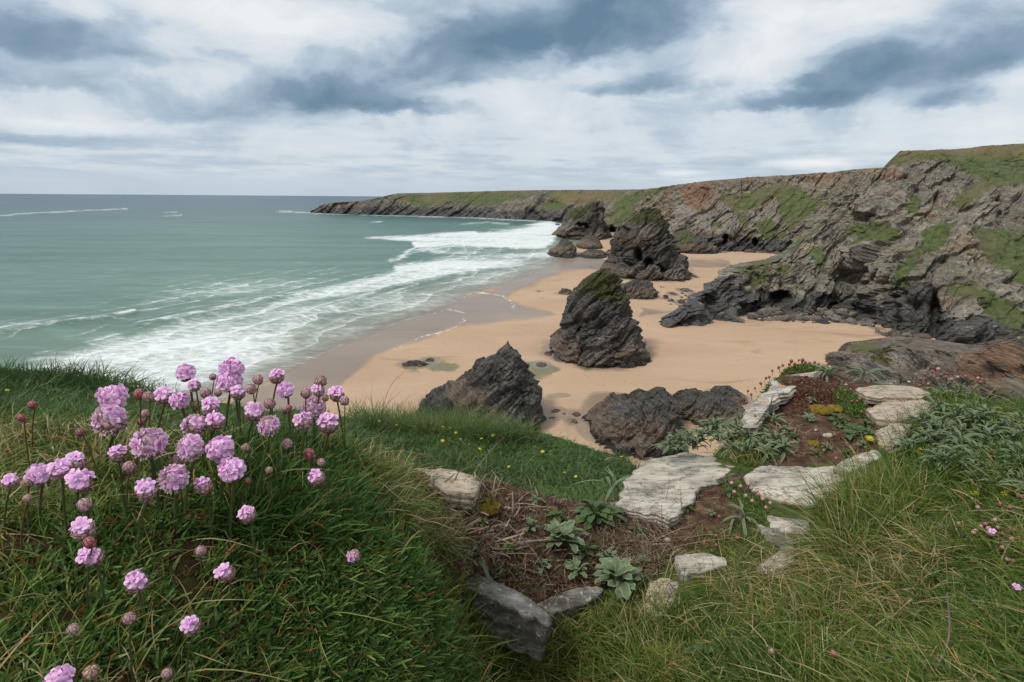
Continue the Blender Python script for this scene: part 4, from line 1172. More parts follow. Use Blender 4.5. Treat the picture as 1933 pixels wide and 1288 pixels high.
HEAVY = [(560, 1300), (600, 1080), (700, 1010), (800, 1030), (860, 1120), (880, 1240), (890, 1420), (560, 1420)]
stuff('thrift_cushion', [tufts(NEAR, CUSH, 6900, 9, .0175, .0025, (.54, .17, .08), gap=True), tufts(NEAR, HEAVY, 1100, 10, .020, .0024, (.62, .13, .01)),
                         tufts(NEAR, [(380, 830), (620, 832), (700, 900), (690, 1010), (420, 1000)], 900, 10, .040, .0019, (.36, .15, .03))], M_THRIFT,
      'dense cushion of short green thrift leaves filling the lower left bank', 'thrift')
LEFTG = [(-560, 800), (0, 792), (230, 800), (330, 840), (230, 900), (120, 960), (0, 1010), (-560, 1030)]
FLANK = [(620, 830), (700, 850), (780, 890), (800, 960), (850, 1010), (840, 1050), (770, 1000), (690, 930)]
stuff('grass', [grass(NEAR, 7600, LEFTG, .060, .0015, .6, (.5, .12, .30), .5), grass(NEAR, 5200, FLANK, .055, .0013, .6, (.45, .12, .36), .5),
                grass(NEAR, 1500, CUSH, .06, .0009, .5, (.64, .08, .28), .5, 5), grass(NEAR, 700, [(840, 1080), (905, 1110), (940, 1290), (860, 1290)], .05, .0016, .5, (.45, .15, .1), .4), grass(NEAR, 1600, [(880, 1290), (900, 1215), (1040, 1200), (1260, 1160), (1300, 1290)], .075, .0015, .45, (.5, .12, .15), .4, 4), grass(NEAR, 520, CUSH, .055, .0010, .7, (.5, .15, .40), .6, 5), grass(NEAR, 300, [(330, 820), (700, 830), (760, 900), (400, 900)], .085, .0010, .5, (.4, .1, .25), .45, 4)], M_GRASS,
      'thin grass blades and straw growing through the thrift bank', 'grass')
LONG = [(1290, 1120), (1400, 1125), (1490, 1110), (1545, 1020), (1575, 945), (1620, 905), (1700, 880), (2560, 960), (2560, 1420), (880, 1420), (900, 1270), (1040, 1240), (1130, 1215), (1250, 1175)]
UPR = [(1690, 800), (1770, 752), (1860, 748), (2560, 745), (2560, 960), (1800, 940), (1650, 890)]
stuff('grass', [grass(NEAR, 34000, LONG, .062, .0015, .8, (.46, .14, .15), .45, 4, 14, (-.10, 0, .8)),
                grass(NEAR, 3400, [(1330, 1100), (1470, 1030), (1640, 980), (1800, 1010), (1750, 1160), (1480, 1180)], .085, .0012, .65, (.5, .1, .70), .6, 4, 14, (-.25, -.1, .5)),
                grass(NEAR, 2500, [(1540, 1000), (1640, 900), (1760, 960), (1600, 1090)], .11, .0016, .35, (.5, .1, .15), .4, 4, 10, (-.1, 0, 1)),
                grass(NEAR, 16000, UPR, .065, .0016, .6, (.36, .12, .08), .4, 3, 8), grass(NEAR, 900, DRYZ, .020, .0050, .8, (.42, .22, .12), .5), grass(NEAR, 260, SOILP[1], .016, .0045, .8, (.42, .22, .12), .5), grass(NEAR, 900, SOILP[2], .015, .0045, .8, (.42, .22, .12), .5), grass(NEAR, 1500, DRYZ, .026, .0020, .8, (.5, .15, .25), .5), grass(NEAR, 900, [(1100, 930), (1240, 980), (1280, 1080), (1130, 1110)], .03, .0014, .8, (.5, .15, .5), .5), grass(NEAR, 700, SOILP[1], .022, .0015, .7, (.5, .15, .3), .5), grass(NEAR, 1000, SOILP[2], .018, .0016, .7, (.5, .15, .3), .5), grass(NEAR, 2600, [(1215, 870), (1290, 820), (1400, 790), (1430, 800), (1480, 860), (1420, 885), (1300, 850)], .045, .0016, .6, (.5, .12, .2), .4), grass(NEAR, 1500, [(1000, 1180), (1250, 1120), (1290, 1180), (1020, 1250)], .05, .0014, .6, (.5, .12, .25), .4), grass(NEAR, 1200, [(1280, 1020), (1420, 985), (1450, 1040), (1380, 1080), (1290, 1060)], .03, .0013, .6, (.5, .1, .2), .3)], M_GRASS,
      'long green meadow grass bent over on the bank right of the wall', 'grass')
SL1 = [(-560, 690), (0, 694), (140, 694), (240, 715), (345, 740), (460, 756), (640, 764), (730, 774), (840, 782), (960, 794), (1030, 806), (1120, 826), (1230, 862), (1330, 925), (1330, 1000), (700, 960), (300, 860), (-560, 830)]
stuff('grass', [grass(SLOPE, 60000, SL1, .11, .0055, .75, (.40, .16, .06), .4, 2, 3), grass(SLOPE, 14000, SL1, .06, .020, .9, (.42, .3, .03), .3, 2, 3), grass(SLOPE, 3500, [(640, 785), (740, 794), (850, 800), (960, 814), (1020, 834), (960, 840), (840, 826), (700, 812)], .30, .0045, .35, (.55, .1, .2), .3, 3, 3),
                grass(SLOPE, 5000, [(-560, 702), (140, 709), (345, 757), (345, 775), (140, 735), (-560, 735)], .22, .0055, .45, (.33, .1, .05), .35, 3, 3)], M_SLOPE,
      'short grass covering the slope that falls away beyond the wall to the beach', 'grass')
stuff('dry_litter', [grass(NEAR, 1900, DRYZ, .022, .0015, .9, (.45, .2, .3), .1, 3, 10, (0, 0, .15), .4, .5, 0, 0), grass(NEAR, 900, [(1120, 990), (1270, 960), (1300, 1050), (1220, 1090), (1130, 1080)], .06, .0011, .8, (.5, .2, .3), .25, 4, 10, (0, 0, .3), .3, .5),
                     grass(NEAR, 90, DRYZ, .11, .0014, .7, (.3, .2, 0), .15, 5, 6, (0, 0, .35), .4), grass(NEAR, 420, [(800, 900), (1000, 960), (1000, 1100), (860, 1060)], .030, .0034, .9, (.5, .2, .3), .1, 3, 6, (0, 0, .15), .5, .6, 0, 0),
                     grass(NEAR, 500, [(1300, 830), (1500, 800), (1560, 860), (1440, 870)], .03, .0016, .9, (0, 0, 1), .2, 3, 6, (0, 0, .3), .4, .5)], M_STRAW,
      'withered stalks and curled dead leaves littering the soil on the wall top', 'litter')
stuff('stonecrop', [tufts(NEAR, [(1428, 790), (1440, 758), (1480, 725), (1540, 700), (1580, 715), (1600, 770), (1560, 775), (1500, 790)], 1500, 7, .011, .0034, (.45, .2, .12), 6),
                    tufts(NEAR, [(1100, 930), (1240, 950), (1260, 1000), (1180, 1010)], 120, 7, .010, .003, (.4, .2, .1), 6), tufts(NEAR, [(940, 900), (1000, 905), (1010, 925), (940, 925)], 90, 7, .010, .003, (.4, .2, .1), 6),
                    tufts(NEAR, [(890, 1080), (960, 1060), (1000, 1090), (960, 1120)], 130, 7, .010, .0026, (.5, .2, .1), 6), tufts(NEAR, DRYZ, 1000, 8, .012, .0024, (.38, .28, .2), 6), tufts(NEAR, SOILP[1], 120, 8, .009, .002, (.5, .25, .2), 6), tufts(NEAR, [(1560, 830), (1640, 780), (1660, 850), (1610, 875)], 130, 7, .009, .003, (.5, .2, .1), 6)], M_SEDUM,
      'reddish stonecrop mat spreading over the soil on the far wall top', 'stonecrop')
stuff('thrift_cushion', [tufts(NEAR, [(1400, 800), (1425, 745), (1450, 710), (1500, 690), (1580, 682), (1600, 698), (1550, 700), (1480, 705), (1455, 722), (1440, 750), (1412, 790)], 900, 9, .017, .0030, (.45, .15, .12), 5),
                         tufts(NEAR, [(1565, 745), (1590, 732), (1630, 755), (1640, 790), (1610, 788), (1580, 765)], 380, 9, .015, .0030, (.5, .12, .04), 4),
                         tufts(NEAR, [(1735, 730), (1760, 708), (1830, 712), (1850, 735), (1820, 752), (1750, 748)], 420, 9, .018, .0034, (.55, .15, .1), 4),
                         tufts(NEAR, [(1350, 915), (1400, 905), (1440, 940), (1450, 985), (1420, 990), (1390, 950)], 260, 9, .013, .0018, (.5, .12, .05), 4)], M_THRIFT,
      'small thrift cushions growing in the joints and along the edges of the wall', 'thrift')

# ------------------------------------------------------------------ the dry stone wall
mt, b = material('weathered_slab')
p = b.pos()
tc = b.n('TexCoord').outputs['Object']
kd = b.attr('kind')
lay = b.noise(b.scl(p, (9, 30, 60), (0, 0, R(20))), 1.0, 7, .62)
blot = b.noise(p, 16, 7, .62)
fine = b.noise(p, 120, 5, .6)
white = b.ramp(b.m('ADD', b.m('MULTIPLY', lay, .6), b.m('MULTIPLY', blot, .4)), [(.32, (.080, .074, .066)), (.42, (.26, .234, .190)), (.52, (.42, .382, .312)), (.66, (.56, .522, .445))])
buff = b.ramp(b.m('ADD', b.m('MULTIPLY', lay, .5), b.m('MULTIPLY', blot, .5)), [(.30, (.12, .105, .088)), (.45, (.33, .27, .205)), (.6, (.45, .365, .27)), (.72, (.50, .45, .37))])
grey = b.ramp(b.m('ADD', b.m('MULTIPLY', lay, .5), b.m('MULTIPLY', blot, .5)), [(.34, (.032, .027, .024)), (.46, (.10, .088, .076)), (.54, (.20, .185, .16)), (.68, (.42, .405, .37))])
c = b.mix(b.ss(kd, .3, .7), white, buff)
c = b.mix(b.ss(kd, 1.3, 1.7), c, grey)
c = b.mix(b.m('MULTIPLY', b.ss(blot, .60, .70), b.lin(kd, 0, 1, .55, .25)), c, (.38, .29, .175))
c = b.mix(b.m('MULTIPLY', b.ss(b.noise(p, 45, 4, .6), .62, .66), .55), c, (.10, .098, .092))
gl = b.m('ABSOLUTE', b.m('SUBTRACT', b.noise(b.scl(p, (7, 26, 40), (0, 0, R(20))), 1.0, 6, .65), .5))
c = b.mix(b.m('MULTIPLY', b.ss(gl, .022, .004), .75), c, (.055, .048, .040))
c = b.mix(b.m('MULTIPLY', b.ss(fine, .58, .66), .35), c, (.62, .60, .54))
c = b.mix(b.attr('lichen'), c, (.52, .22, .02))
c = b.mix(b.attr('broken'), c, b.ramp(fine, [(.35, (.028, .022, .020)), (.65, (.075, .062, .055))]))
finish(b, c, .88, .2, b.bump(b.m('ADD', b.m('ADD', lay, b.m('MULTIPLY', blot, .6)), b.m('MULTIPLY', fine, .25)), .8, .006))
M_SLAB = mt
wall = tag(empty('stone_wall', NEAR.hit(np.array(1330.), np.array(1000.))[0]), 'low dry stone wall of pale slabs with a planted soil top running toward the beach', 'wall')
WL = np.array(wall.location)


def slab(poly, lift, thick, kind, seed, nb=84, lichen=(), broken=None, flat=.5, rough=1.0, label=None):
    poly = np.array(poly, float)
    H, ok = NEAR.hit(poly[:, 0], poly[:, 1])
    cp, ok = NEAR.hit(poly[:, 0].mean(), poly[:, 1].mean())
    c = cp.reshape(3)
    A = np.c_[H[:, :2] - c[:2], np.ones(len(H))]
    g = np.clip(np.linalg.lstsq(A, H[:, 2], rcond=None)[0], -.3, .3)
    n = np.array([-g[0] * flat, -g[1] * flat, 1.0])
    n /= np.linalg.norm(n)
    c = c + n * lift
    d = rays(poly[:, 0], poly[:, 1])
    o = np.array([0, 0, CAM_Z])
    t = ((c - o) @ n) / (d @ n)
    Q = o + d * t[:, None]
    e1 = np.cross([0, 1, 0], n)
    e1 /= np.linalg.norm(e1)
    e2 = np.cross(n, e1)
    m = Q.mean(0)
    q2 = np.stack([(Q - m) @ e1, (Q - m) @ e2], -1)
    cl = np.concatenate([q2, q2[:1]])
    sl = np.concatenate([[0], np.cumsum(np.linalg.norm(np.diff(cl, axis=0), axis=1))])
    s = np.linspace(0, sl[-1], nb, endpoint=False)
    b2 = np.stack([np.interp(s, sl, cl[:, k]) for k in (0, 1)], -1)
    size = sl[-1] / 6
    b3 = np.c_[b2, np.zeros(nb)]
    nrm = (np.roll(b2, -1, 0) - np.roll(b2, 1, 0)) @ np.array([[0, -1], [1, 0]])
    nrm /= np.maximum(np.linalg.norm(nrm, axis=1, keepdims=True), 1e-9)
    if ((b2 * nrm).sum(1)).mean() < 0:
        nrm = -nrm
    jit = (fbm(b3 / size * 3.2 + seed, 4, .6, seed=seed) * .10 + facet(b3 / size * 4 + seed, seed, 45) * .05) * size * rough
    b2 = b2 + nrm * jit[:, None]
    rings = []
    for f in np.concatenate([[.02], np.linspace(.12, .93, 16)]):
        z = (fbm(np.c_[b2 * f, np.zeros(nb)] / size * [1.0, 2.6, 1] + seed * 3, 4, .5, seed=seed) * .034 + facet(np.c_[b2 * f, np.zeros(nb)] / size * [1.3, 2.2, 1] + seed, seed + 3, 45) * .034) * size * rough
        rings.append((b2 * f, z - .02 * size * f ** 4))
    z1 = rings[-1][1]
    rings.append((b2 * .985, z1 - thick * .05))
    nl = 9
    for k in range(nl + 1):
        t_ = k / nl
        zz = -thick * (.10 + .9 * t_)
        lay_ = (_h(np.int64(k), np.int64(seed), np.int64(3), 5) - .5) * .050 * size + vnoise(np.c_[b2, np.full(nb, zz)] / size * [3, 3, 20] + seed, seed + 9) * .022 * size - t_ * .03 * size
        rings.append((b2 + nrm * lay_[:, None] if np.ndim(lay_) else b2 + nrm * lay_, z1 * (1 - t_) + zz))
    V = np.zeros((nb, len(rings), 3))
    for j, (xy, z) in enumerate(rings):
        V[:, j] = m + xy[:, :1] * e1 + xy[:, 1:] * e2 + np.reshape(z, (-1, 1)) * n
    px, py = project(V)
    at_ = dict(kind=np.full(px.shape, float(kind)), lichen=np.zeros(px.shape), broken=np.zeros(px.shape))
    for lx, ly, lr in lichen:
        at_['lichen'] = np.maximum(at_['lichen'], sstep(lr + fbm(V * 90, 2, seed=3) * lr * .7 - np.hypot(px - lx, (py - ly) * 1.8), -1, 2))
    if broken:
        at_['broken'] = sstep(poly_sdf(px, py, broken), -2, 3)
    return V - WL, grid_faces(nb, len(rings), True), at_, label


STONES = [
    slab([(1166, 951), (1180, 906), (1219, 868), (1294, 848), (1350, 858), (1411, 883), (1366, 906), (1322, 916), (1300, 946), (1262, 983), (1234, 970)], .016, .030, 0, 21, 120, broken=[(1360, 925), (1350, 905), (1418, 878), (1425, 890), (1395, 915)], label='large pale slab with a dark broken right edge'),
    slab([(1406, 896), (1432, 876), (1500, 877), (1588, 879), (1602, 892), (1566, 932), (1530, 948), (1470, 938), (1420, 924)], .020, .075, 0, 22, 100, label='pale streaked block right of the largest slab'),
    slab([(1448, 972), (1500, 978), (1548, 984), (1534, 1006), (1480, 1004), (1455, 992)], .004, .05, 0, 23, 60), slab([(1426, 988), (1460, 996), (1500, 1016), (1488, 1038), (1450, 1020)], .004, .03, 2, 24, 50),
    slab([(1480, 1012), (1506, 1016), (1500, 1062), (1450, 1080), (1428, 1070), (1470, 1040)], .004, .05, 0, 25, 60), slab([(1272, 1046), (1330, 1042), (1372, 1052), (1374, 1066), (1320, 1080), (1285, 1082)], .010, .05, 0, 26, 60),
    slab([(1222, 1098), (1250, 1090), (1284, 1094), (1274, 1140), (1240, 1165), (1216, 1150)], .012, .07, 1, 27, 60), slab([(838, 1066), (872, 1070), (920, 1088), (990, 1122), (1046, 1164), (1040, 1180), (1000, 1166), (930, 1128), (850, 1090)], .030, .066, 2, 28, 110, flat=.8, label='long grey corner stone with a dark stained front'),
    slab([(1008, 1142), (1060, 1116), (1112, 1104), (1142, 1110), (1128, 1126), (1080, 1148), (1044, 1158)], .022, .08, 2, 29, 80), slab([(744, 888), (790, 880), (850, 885), (896, 897), (908, 912), (898, 930), (840, 922), (770, 914)], .012, .035, 1, 30, 80, label='rounded buff slab at the back edge'),
    slab([(1402, 796), (1416, 768), (1449, 737), (1455, 716), (1480, 703), (1546, 695), (1524, 717), (1494, 734), (1466, 752), (1450, 768), (1426, 796)], .028, .035, 0, 31, 90, lichen=[(1475, 727, 5), (1508, 713, 6), (1521, 718, 5), (1440, 757, 3)], label='long narrow pale slab with orange lichen spots'),
    slab([(1616, 734), (1640, 727), (1700, 725), (1742, 732), (1758, 742), (1730, 750), (1680, 748), (1640, 746)], .02, .03, 1, 33, 80, label='buff slab highest at the far right of the wall'), slab([(1638, 772), (1672, 752), (1710, 748), (1756, 756), (1768, 766), (1746, 786), (1690, 790), (1650, 786)], .022, .05, 1, 34, 80),
    slab([(1652, 812), (1680, 798), (1722, 797), (1716, 815), (1686, 842), (1658, 836)], .018, .05, 1, 35, 60), slab([(1572, 880), (1612, 858), (1655, 848), (1668, 860), (1630, 878), (1600, 892)], .018, .05, 0, 36, 60),
    slab([(1150, 1168), (1200, 1150), (1240, 1160), (1230, 1190), (1180, 1200)], .0, .06, 2, 37, 60), slab([(1060, 1190), (1110, 1180), (1150, 1196), (1120, 1220), (1070, 1216)], -.02, .04, 2, 38, 50),
    slab([(1640, 722), (1690, 716), (1700, 724), (1650, 730)], .004, .05, 2, 39, 40), slab([(1600, 900), (1640, 884), (1660, 892), (1620, 915)], -.002, .05, 0, 40, 40)]
for V, F, at_, lab_ in STONES:
    o = link('stone', mesh_from('stone', V, F, M_SLAB, at_), wall)
    if lab_:
        o['label'] = lab_


# ------------------------------------------------------------------ thrift flowers
def petal_stuff(name, stops, trans=.3):
    mt, b = material(name)
    rnd = b.n('ObjectInfo').outputs['Random']
    c = b.ramp(b.attr('tint'), stops)
    c = b.mix(b.m('MULTIPLY', rnd, .35), c, b.mix(1.0, c, (1.25, 1.35, 1.12), 'MULTIPLY'))
    finish(b, c, .55, .2, None, trans)
    return mt


M_PETAL = petal_stuff('pink_petal', [(0, (.34, .07, .28)), (.25, (.60, .22, .54)), (.6, (.78, .40, .73)), (1, (.90, .66, .87))])
M_BRACT = petal_stuff('papery_bract', [(0, (.17, .075, .06)), (.4, (.36, .19, .18)), (.75, (.56, .33, .38)), (1, (.72, .56, .58))], .15)
M_DRY = petal_stuff('dry_floret', [(0, (.24, .15, .12)), (.5, (.50, .38, .34)), (.8, (.66, .48, .54)), (1, (.74, .66, .60))], .2)
M_RED = petal_stuff('red_bud', [(0, (.13, .035, .035)), (.5, (.33, .09, .10)), (.8, (.50, .20, .22)), (1, (.62, .42, .40))], .15)
M_PINKB = petal_stuff('rose_bud', [(0, (.30, .10, .11)), (.5, (.58, .28, .29)), (1, (.78, .52, .52))], .2)
M_PALE = petal_stuff('pale_bud', [(0, (.16, .09, .05)), (.5, (.36, .22, .15)), (.8, (.52, .38, .34)), (1, (.66, .56, .52))], .15)
M_STEM = leaf_mat('flower_stem', [(0, (.06, .075, .028)), (.5, (.10, .115, .045)), (1, (.15, .06, .035))], .1)


def floret_mesh(seed, open_):
    """five notched petals on a short tube; radius 1, axis +Z"""
    r = np.random.default_rng(seed)
    V, F, T, o_ = [], [], [], 0
    for k in range(5):
        a = k * 1.2566 + r.normal() * .12
        up = open_ + r.normal() * .14
        nt, nw = 5, 4
        t = np.linspace(0, 1, nt)[:, None]
        s = np.linspace(-1, 1, nw)[None]
        wd = np.interp(t, [0, .3, .7, 1], [.07, .24, .41, .30])
        rr = t * (1 - .10 * s ** 2 * t) * 1.0
        out = np.sin(up) * rr + .10 * t ** 3
        z = np.cos(up) * rr - .16 * t ** 3 - .12 * (s ** 2) * wd
        x, y = out, s * wd
        P = np.stack([np.cos(a) * x - np.sin(a) * y, np.sin(a) * x + np.cos(a) * y, z + 0 * y], -1)
        V.append(P.reshape(-1, 3))
        T.append((np.clip(.1 + .85 * t, 0, 1) + 0 * s + r.normal() * .05).ravel())
        F.append(grid_faces(nt, nw) + o_)
        o_ += nt * nw
    for k in range(5):                                 # anthers
        a = k * 1.2566 + .6
        c = np.array([np.cos(a) * .16, np.sin(a) * .16, .42])
        q = c + np.array([[.05, 0, 0], [0, .05, 0], [-.05, 0, 0], [0, -.05, .03]])
        V.append(q)
        T.append(np.full(4, 1.0))
        F.append(np.array([[0, 1, 2, 3]]) + o_)
        o_ += 4
    return mesh_from('floret', np.concatenate(V), np.concatenate(F), M_PETAL, dict(tint=np.concatenate(T)))


def scales_mesh(seed, mt, pol0, pol1, rows, per, ax=(1, 1, 1), flare=.12, size=.40, hi=(.3, 1.0), ruff=False):
    """overlapping papery scales over part of a ball of radius 1"""
    r = np.random.default_rng(seed)
    V, F, T, o_ = [], [], [], 0
    u, v = np.meshgrid(np.linspace(0, 2 * np.pi, 13)[:-1], np.linspace(pol0, pol1, 7), indexing='ij')
    P = np.stack([np.sin(v) * np.cos(u), np.sin(v) * np.sin(u), np.cos(v)], -1) * .9 * np.array(ax)
    V.append(P.reshape(-1, 3))
    T.append(np.full(P[..., 0].size, .6 if ruff else .25))
    F.append(grid_faces(12, 7, True))
    o_ = P[..., 0].size
    for i in range(rows):
        ph = pol1 + (pol0 - pol1) * (i + .35) / rows
        m = max(3, int(round(per * max(math.sin(ph), .22))))
        for k in range(m):
            a = (k + .5 * (i % 2)) / m * 6.2832 + r.normal() * .1
            p_ = ph + r.normal() * .06
            t = np.linspace(0, 1, 4)[:, None]
            s = np.linspace(-1, 1, 3)[None]
            w_ = np.interp(t, [0, .5, 1], [.7, 1, .35]) * size * .62
            pp = p_ - t * size * 1.15
            aa = a + s * w_ / np.maximum(np.sin(np.clip(p_, .35, 2.8)), .35)
            rad = .92 + flare * t ** 1.5 + .05 * (1 - s ** 2) + r.normal() * .02 + (r.random() * .25 * t if ruff else 0)
            P = np.stack([rad * np.sin(pp) * np.cos(aa), rad * np.sin(pp) * np.sin(aa), rad * np.cos(pp) + 0 * aa], -1) * np.array(ax)
            V.append(P.reshape(-1, 3))
            T.append((hi[0] + (hi[1] - hi[0]) * (t * .7 + r.random() * .35) + 0 * s).ravel())
            F.append(grid_faces(4, 3) + o_)
            o_ += 12
    return mesh_from('scales', np.concatenate(V), np.concatenate(F), mt, dict(tint=np.clip(np.concatenate(T), 0, 1)))


FLORETS = [floret_mesh(k, 1.02 + .10 * (k % 4)) for k in range(6)]
CALYX = [scales_mesh(k, M_BRACT, 1.0, 3.0, 4, 12, (1, 1, .92)) for k in range(3)]
CALYX_PINK = scales_mesh(9, M_BRACT, .5, 3.0, 5, 12, (1, 1, .95), hi=(.5, 1.05))
DRYTOP = [scales_mesh(20 + k, M_DRY, .05, 1.9, 9, 24, (1, 1, .9), .22, .15, (.25, 1.0), True) for k in range(3)]
BUDS = {'bud': [scales_mesh(40 + k, M_BRACT, .05, 3.0, 6, 9, (1, 1, 1.06), .08, .52, (.15, 1.0)) for k in range(3)],
        'red': [scales_mesh(50 + k, M_RED, .05, 3.0, 5, 7, (1, 1, 1.18), .06, .6, (.2, .95)) for k in range(2)],
        'pink': [scales_mesh(70, M_PINKB, .05, 3.0, 5, 7, (1, 1, 1.0), .1, .6, (.2, 1.0))],
        'pale': [scales_mesh(60 + k, M_PALE, .05, 3.0, 6, 9, (1, 1, 1.05), .10, .5, (.2, 1.0)) for k in range(2)]}


def tube(pts, r0, r1, sides=6, tint=None):
    pts = np.asarray(pts, float)
    n = len(pts)
    tg = np.gradient(pts, axis=0)
    tg /= np.linalg.norm(tg, axis=1, keepdims=True)
    a = np.cross(tg, [.3, 1, .1])
    a /= np.linalg.norm(a, axis=1, keepdims=True)
    b_ = np.cross(tg, a)
    th = np.linspace(0, 2 * np.pi, sides, endpoint=False)
    r = np.linspace(r0, r1, n)
    P = pts[None] + (np.cos(th)[:, None, None] * a[None] + np.sin(th)[:, None, None] * b_[None]) * r[None, :, None]
    T = np.broadcast_to(np.linspace(*(tint or (0, .5)), n)[None], (sides, n))
    return P.reshape(-1, 3), grid_faces(sides, n, True), T.ravel()


def axis_rot(d, roll=0.0):
    return Vector(d).to_track_quat('Z', 'Y').to_matrix() @ Matrix.Rotation(roll, 3, 'Z')


def flower(x, y, D, typ, label, group='thrift flowers in the large clump', lean=None, stem=None, sheet=NEAR, frac=.55, cat=None):
    """head centred under photo pixel x, y with a head D pixels wide, on a stem out of the turf"""
    rn = random.Random(int(x * 7 + y * 13))
    L = (stem or (85 + rn.random() * 60)) * (1 if D > 14 else .3)
    ln = lean if lean is not None else rn.uniform(-22, 22) * (1 if D > 14 else .2)
    hb, ok = sheet.hit(np.array(float(x + ln)), np.array(float(min(y + L, 1330))))
    base = hb - [0, 0, .004]
    yh = base[1] * (1 - .0) - .01 * frac * (1 if D > 14 else 0)
    head = at(x, y, np.array(max(yh, .2)))
    dist = -((head - [0, 0, CAM_Z]) @ CMN)[2]
    rad = D * dist / FPX * (.50 if typ in ('full', 'half') else .46)
    bud = typ in BUDS
    o = empty('thrift_bud' if bud else 'thrift_flower', base)
    tag(o, label, cat or ('flower bud' if bud else 'flower'), group)
    ax = np.array([rn.uniform(-.35, .35) - ln * .004, -.35 + rn.uniform(-.25, .2), 1.0])
    if typ == 'side':
        ax = np.array([-.9, -.5, -.15])
    ax /= np.linalg.norm(ax)
    hl = head - base
    hn = hl - ax * rad * .6
    ts = np.linspace(0, 1, 7)[:, None]
    ctl = np.array([hn[0] * .25, hn[1] * .25, hn[2] * .55])
    pts = 2 * ts * (1 - ts) * ctl + ts ** 2 * hn
    sr = max(rad * .105, .0007) if D > 14 else rad * .16
    v, f, t = tube(pts, sr * 1.05, sr * .9, 6, (.1, .35 if rn.random() < .6 else .9) if D > 22 else (.5, 1))
    link('stem', mesh_from('stem', v, f, M_STEM, dict(tint=t)), o)

    def piece(name, me, pos, sc_, d, roll):
        q = link(name, me, o)
        m = Matrix.Translation(Vector(pos)) @ axis_rot(d, roll).to_4x4() @ Matrix.Diagonal((*(sc_ if isinstance(sc_, tuple) else (sc_,) * 3), 1))
        q.matrix_basis = m
        return q
    if bud:
        piece('bud_scales', rn.choice(BUDS[typ]), hl, rad * .84, ax, rn.random() * 6)
        if typ == 'bud' and D > 22 and rn.random() < .45:
            dd = ax + np.array([rn.uniform(-.4, .4), -.4, .3])
            piece('floret', FLORETS[0], hl + ax * rad * .55, rad * .45, dd, rn.random() * 6)
        return o
    dry = None
    if typ == 'faded':
        dry = ax * .55 + np.array([rn.uniform(-.1, .45), -.85, 0])
        dry /= np.linalg.norm(dry)
    e1 = np.cross(ax, [0, 1, 0])
    e1 /= np.linalg.norm(e1)
    e2 = np.cross(ax, e1)
    piece('calyx', CALYX_PINK if rn.random() < .4 else rn.choice(CALYX), hl - ax * rad * .12, rad * (.66 if typ == 'full' else .74), ax, rn.random() * 6)
    if typ == 'full':
        ps = [(math.acos(1 - .95 * (k + .5) / 23), k * 2.39996) for k in range(23)]
    elif typ == 'faded':
        piece('dry_florets', rn.choice(DRYTOP), hl, rad * .70, dry, rn.random() * 6)
        ps = [(rn.uniform(.5, 1.55), k * .50 + rn.random() * .3) for k in range(24)]
    else:
        ps = [(rn.uniform(.05, .85), k * 2.39996 + rn.random()) for k in range(7 if D > 44 else 5)]
        piece('dry_florets' if rn.random() < .25 else 'inner_scales', rn.choice(DRYTOP) if rn.random() < .2 else CALYX_PINK, hl - ax * rad * .05, rad * .60, ax, 1.0)
    fr = rad * (.43 if typ == 'full' else .52 if typ == 'half' or typ == 'side' else .42)
    for po, a in ps:
        po += rn.uniform(-.1, .1)
        d = ax * math.cos(po) + (e1 * math.cos(a) + e2 * math.sin(a)) * math.sin(po)
        if dry is not None and d @ dry > .76 and rn.random() < .8:
            continue
        if typ == 'full':
            d = d - ax * (d @ ax) * .28
        if typ == 'half' and d[1] > .35:
            d[1] *= .3
        d2 = d + np.array([rn.uniform(-.35, .35), rn.uniform(-.35, .2), rn.uniform(-.3, .3)])
        piece('floret', rn.choice(FLORETS), hl + d * rad * rn.uniform(.48, .66), fr * rn.uniform(.80, 1.2), d2, rn.random() * 6)
    return o


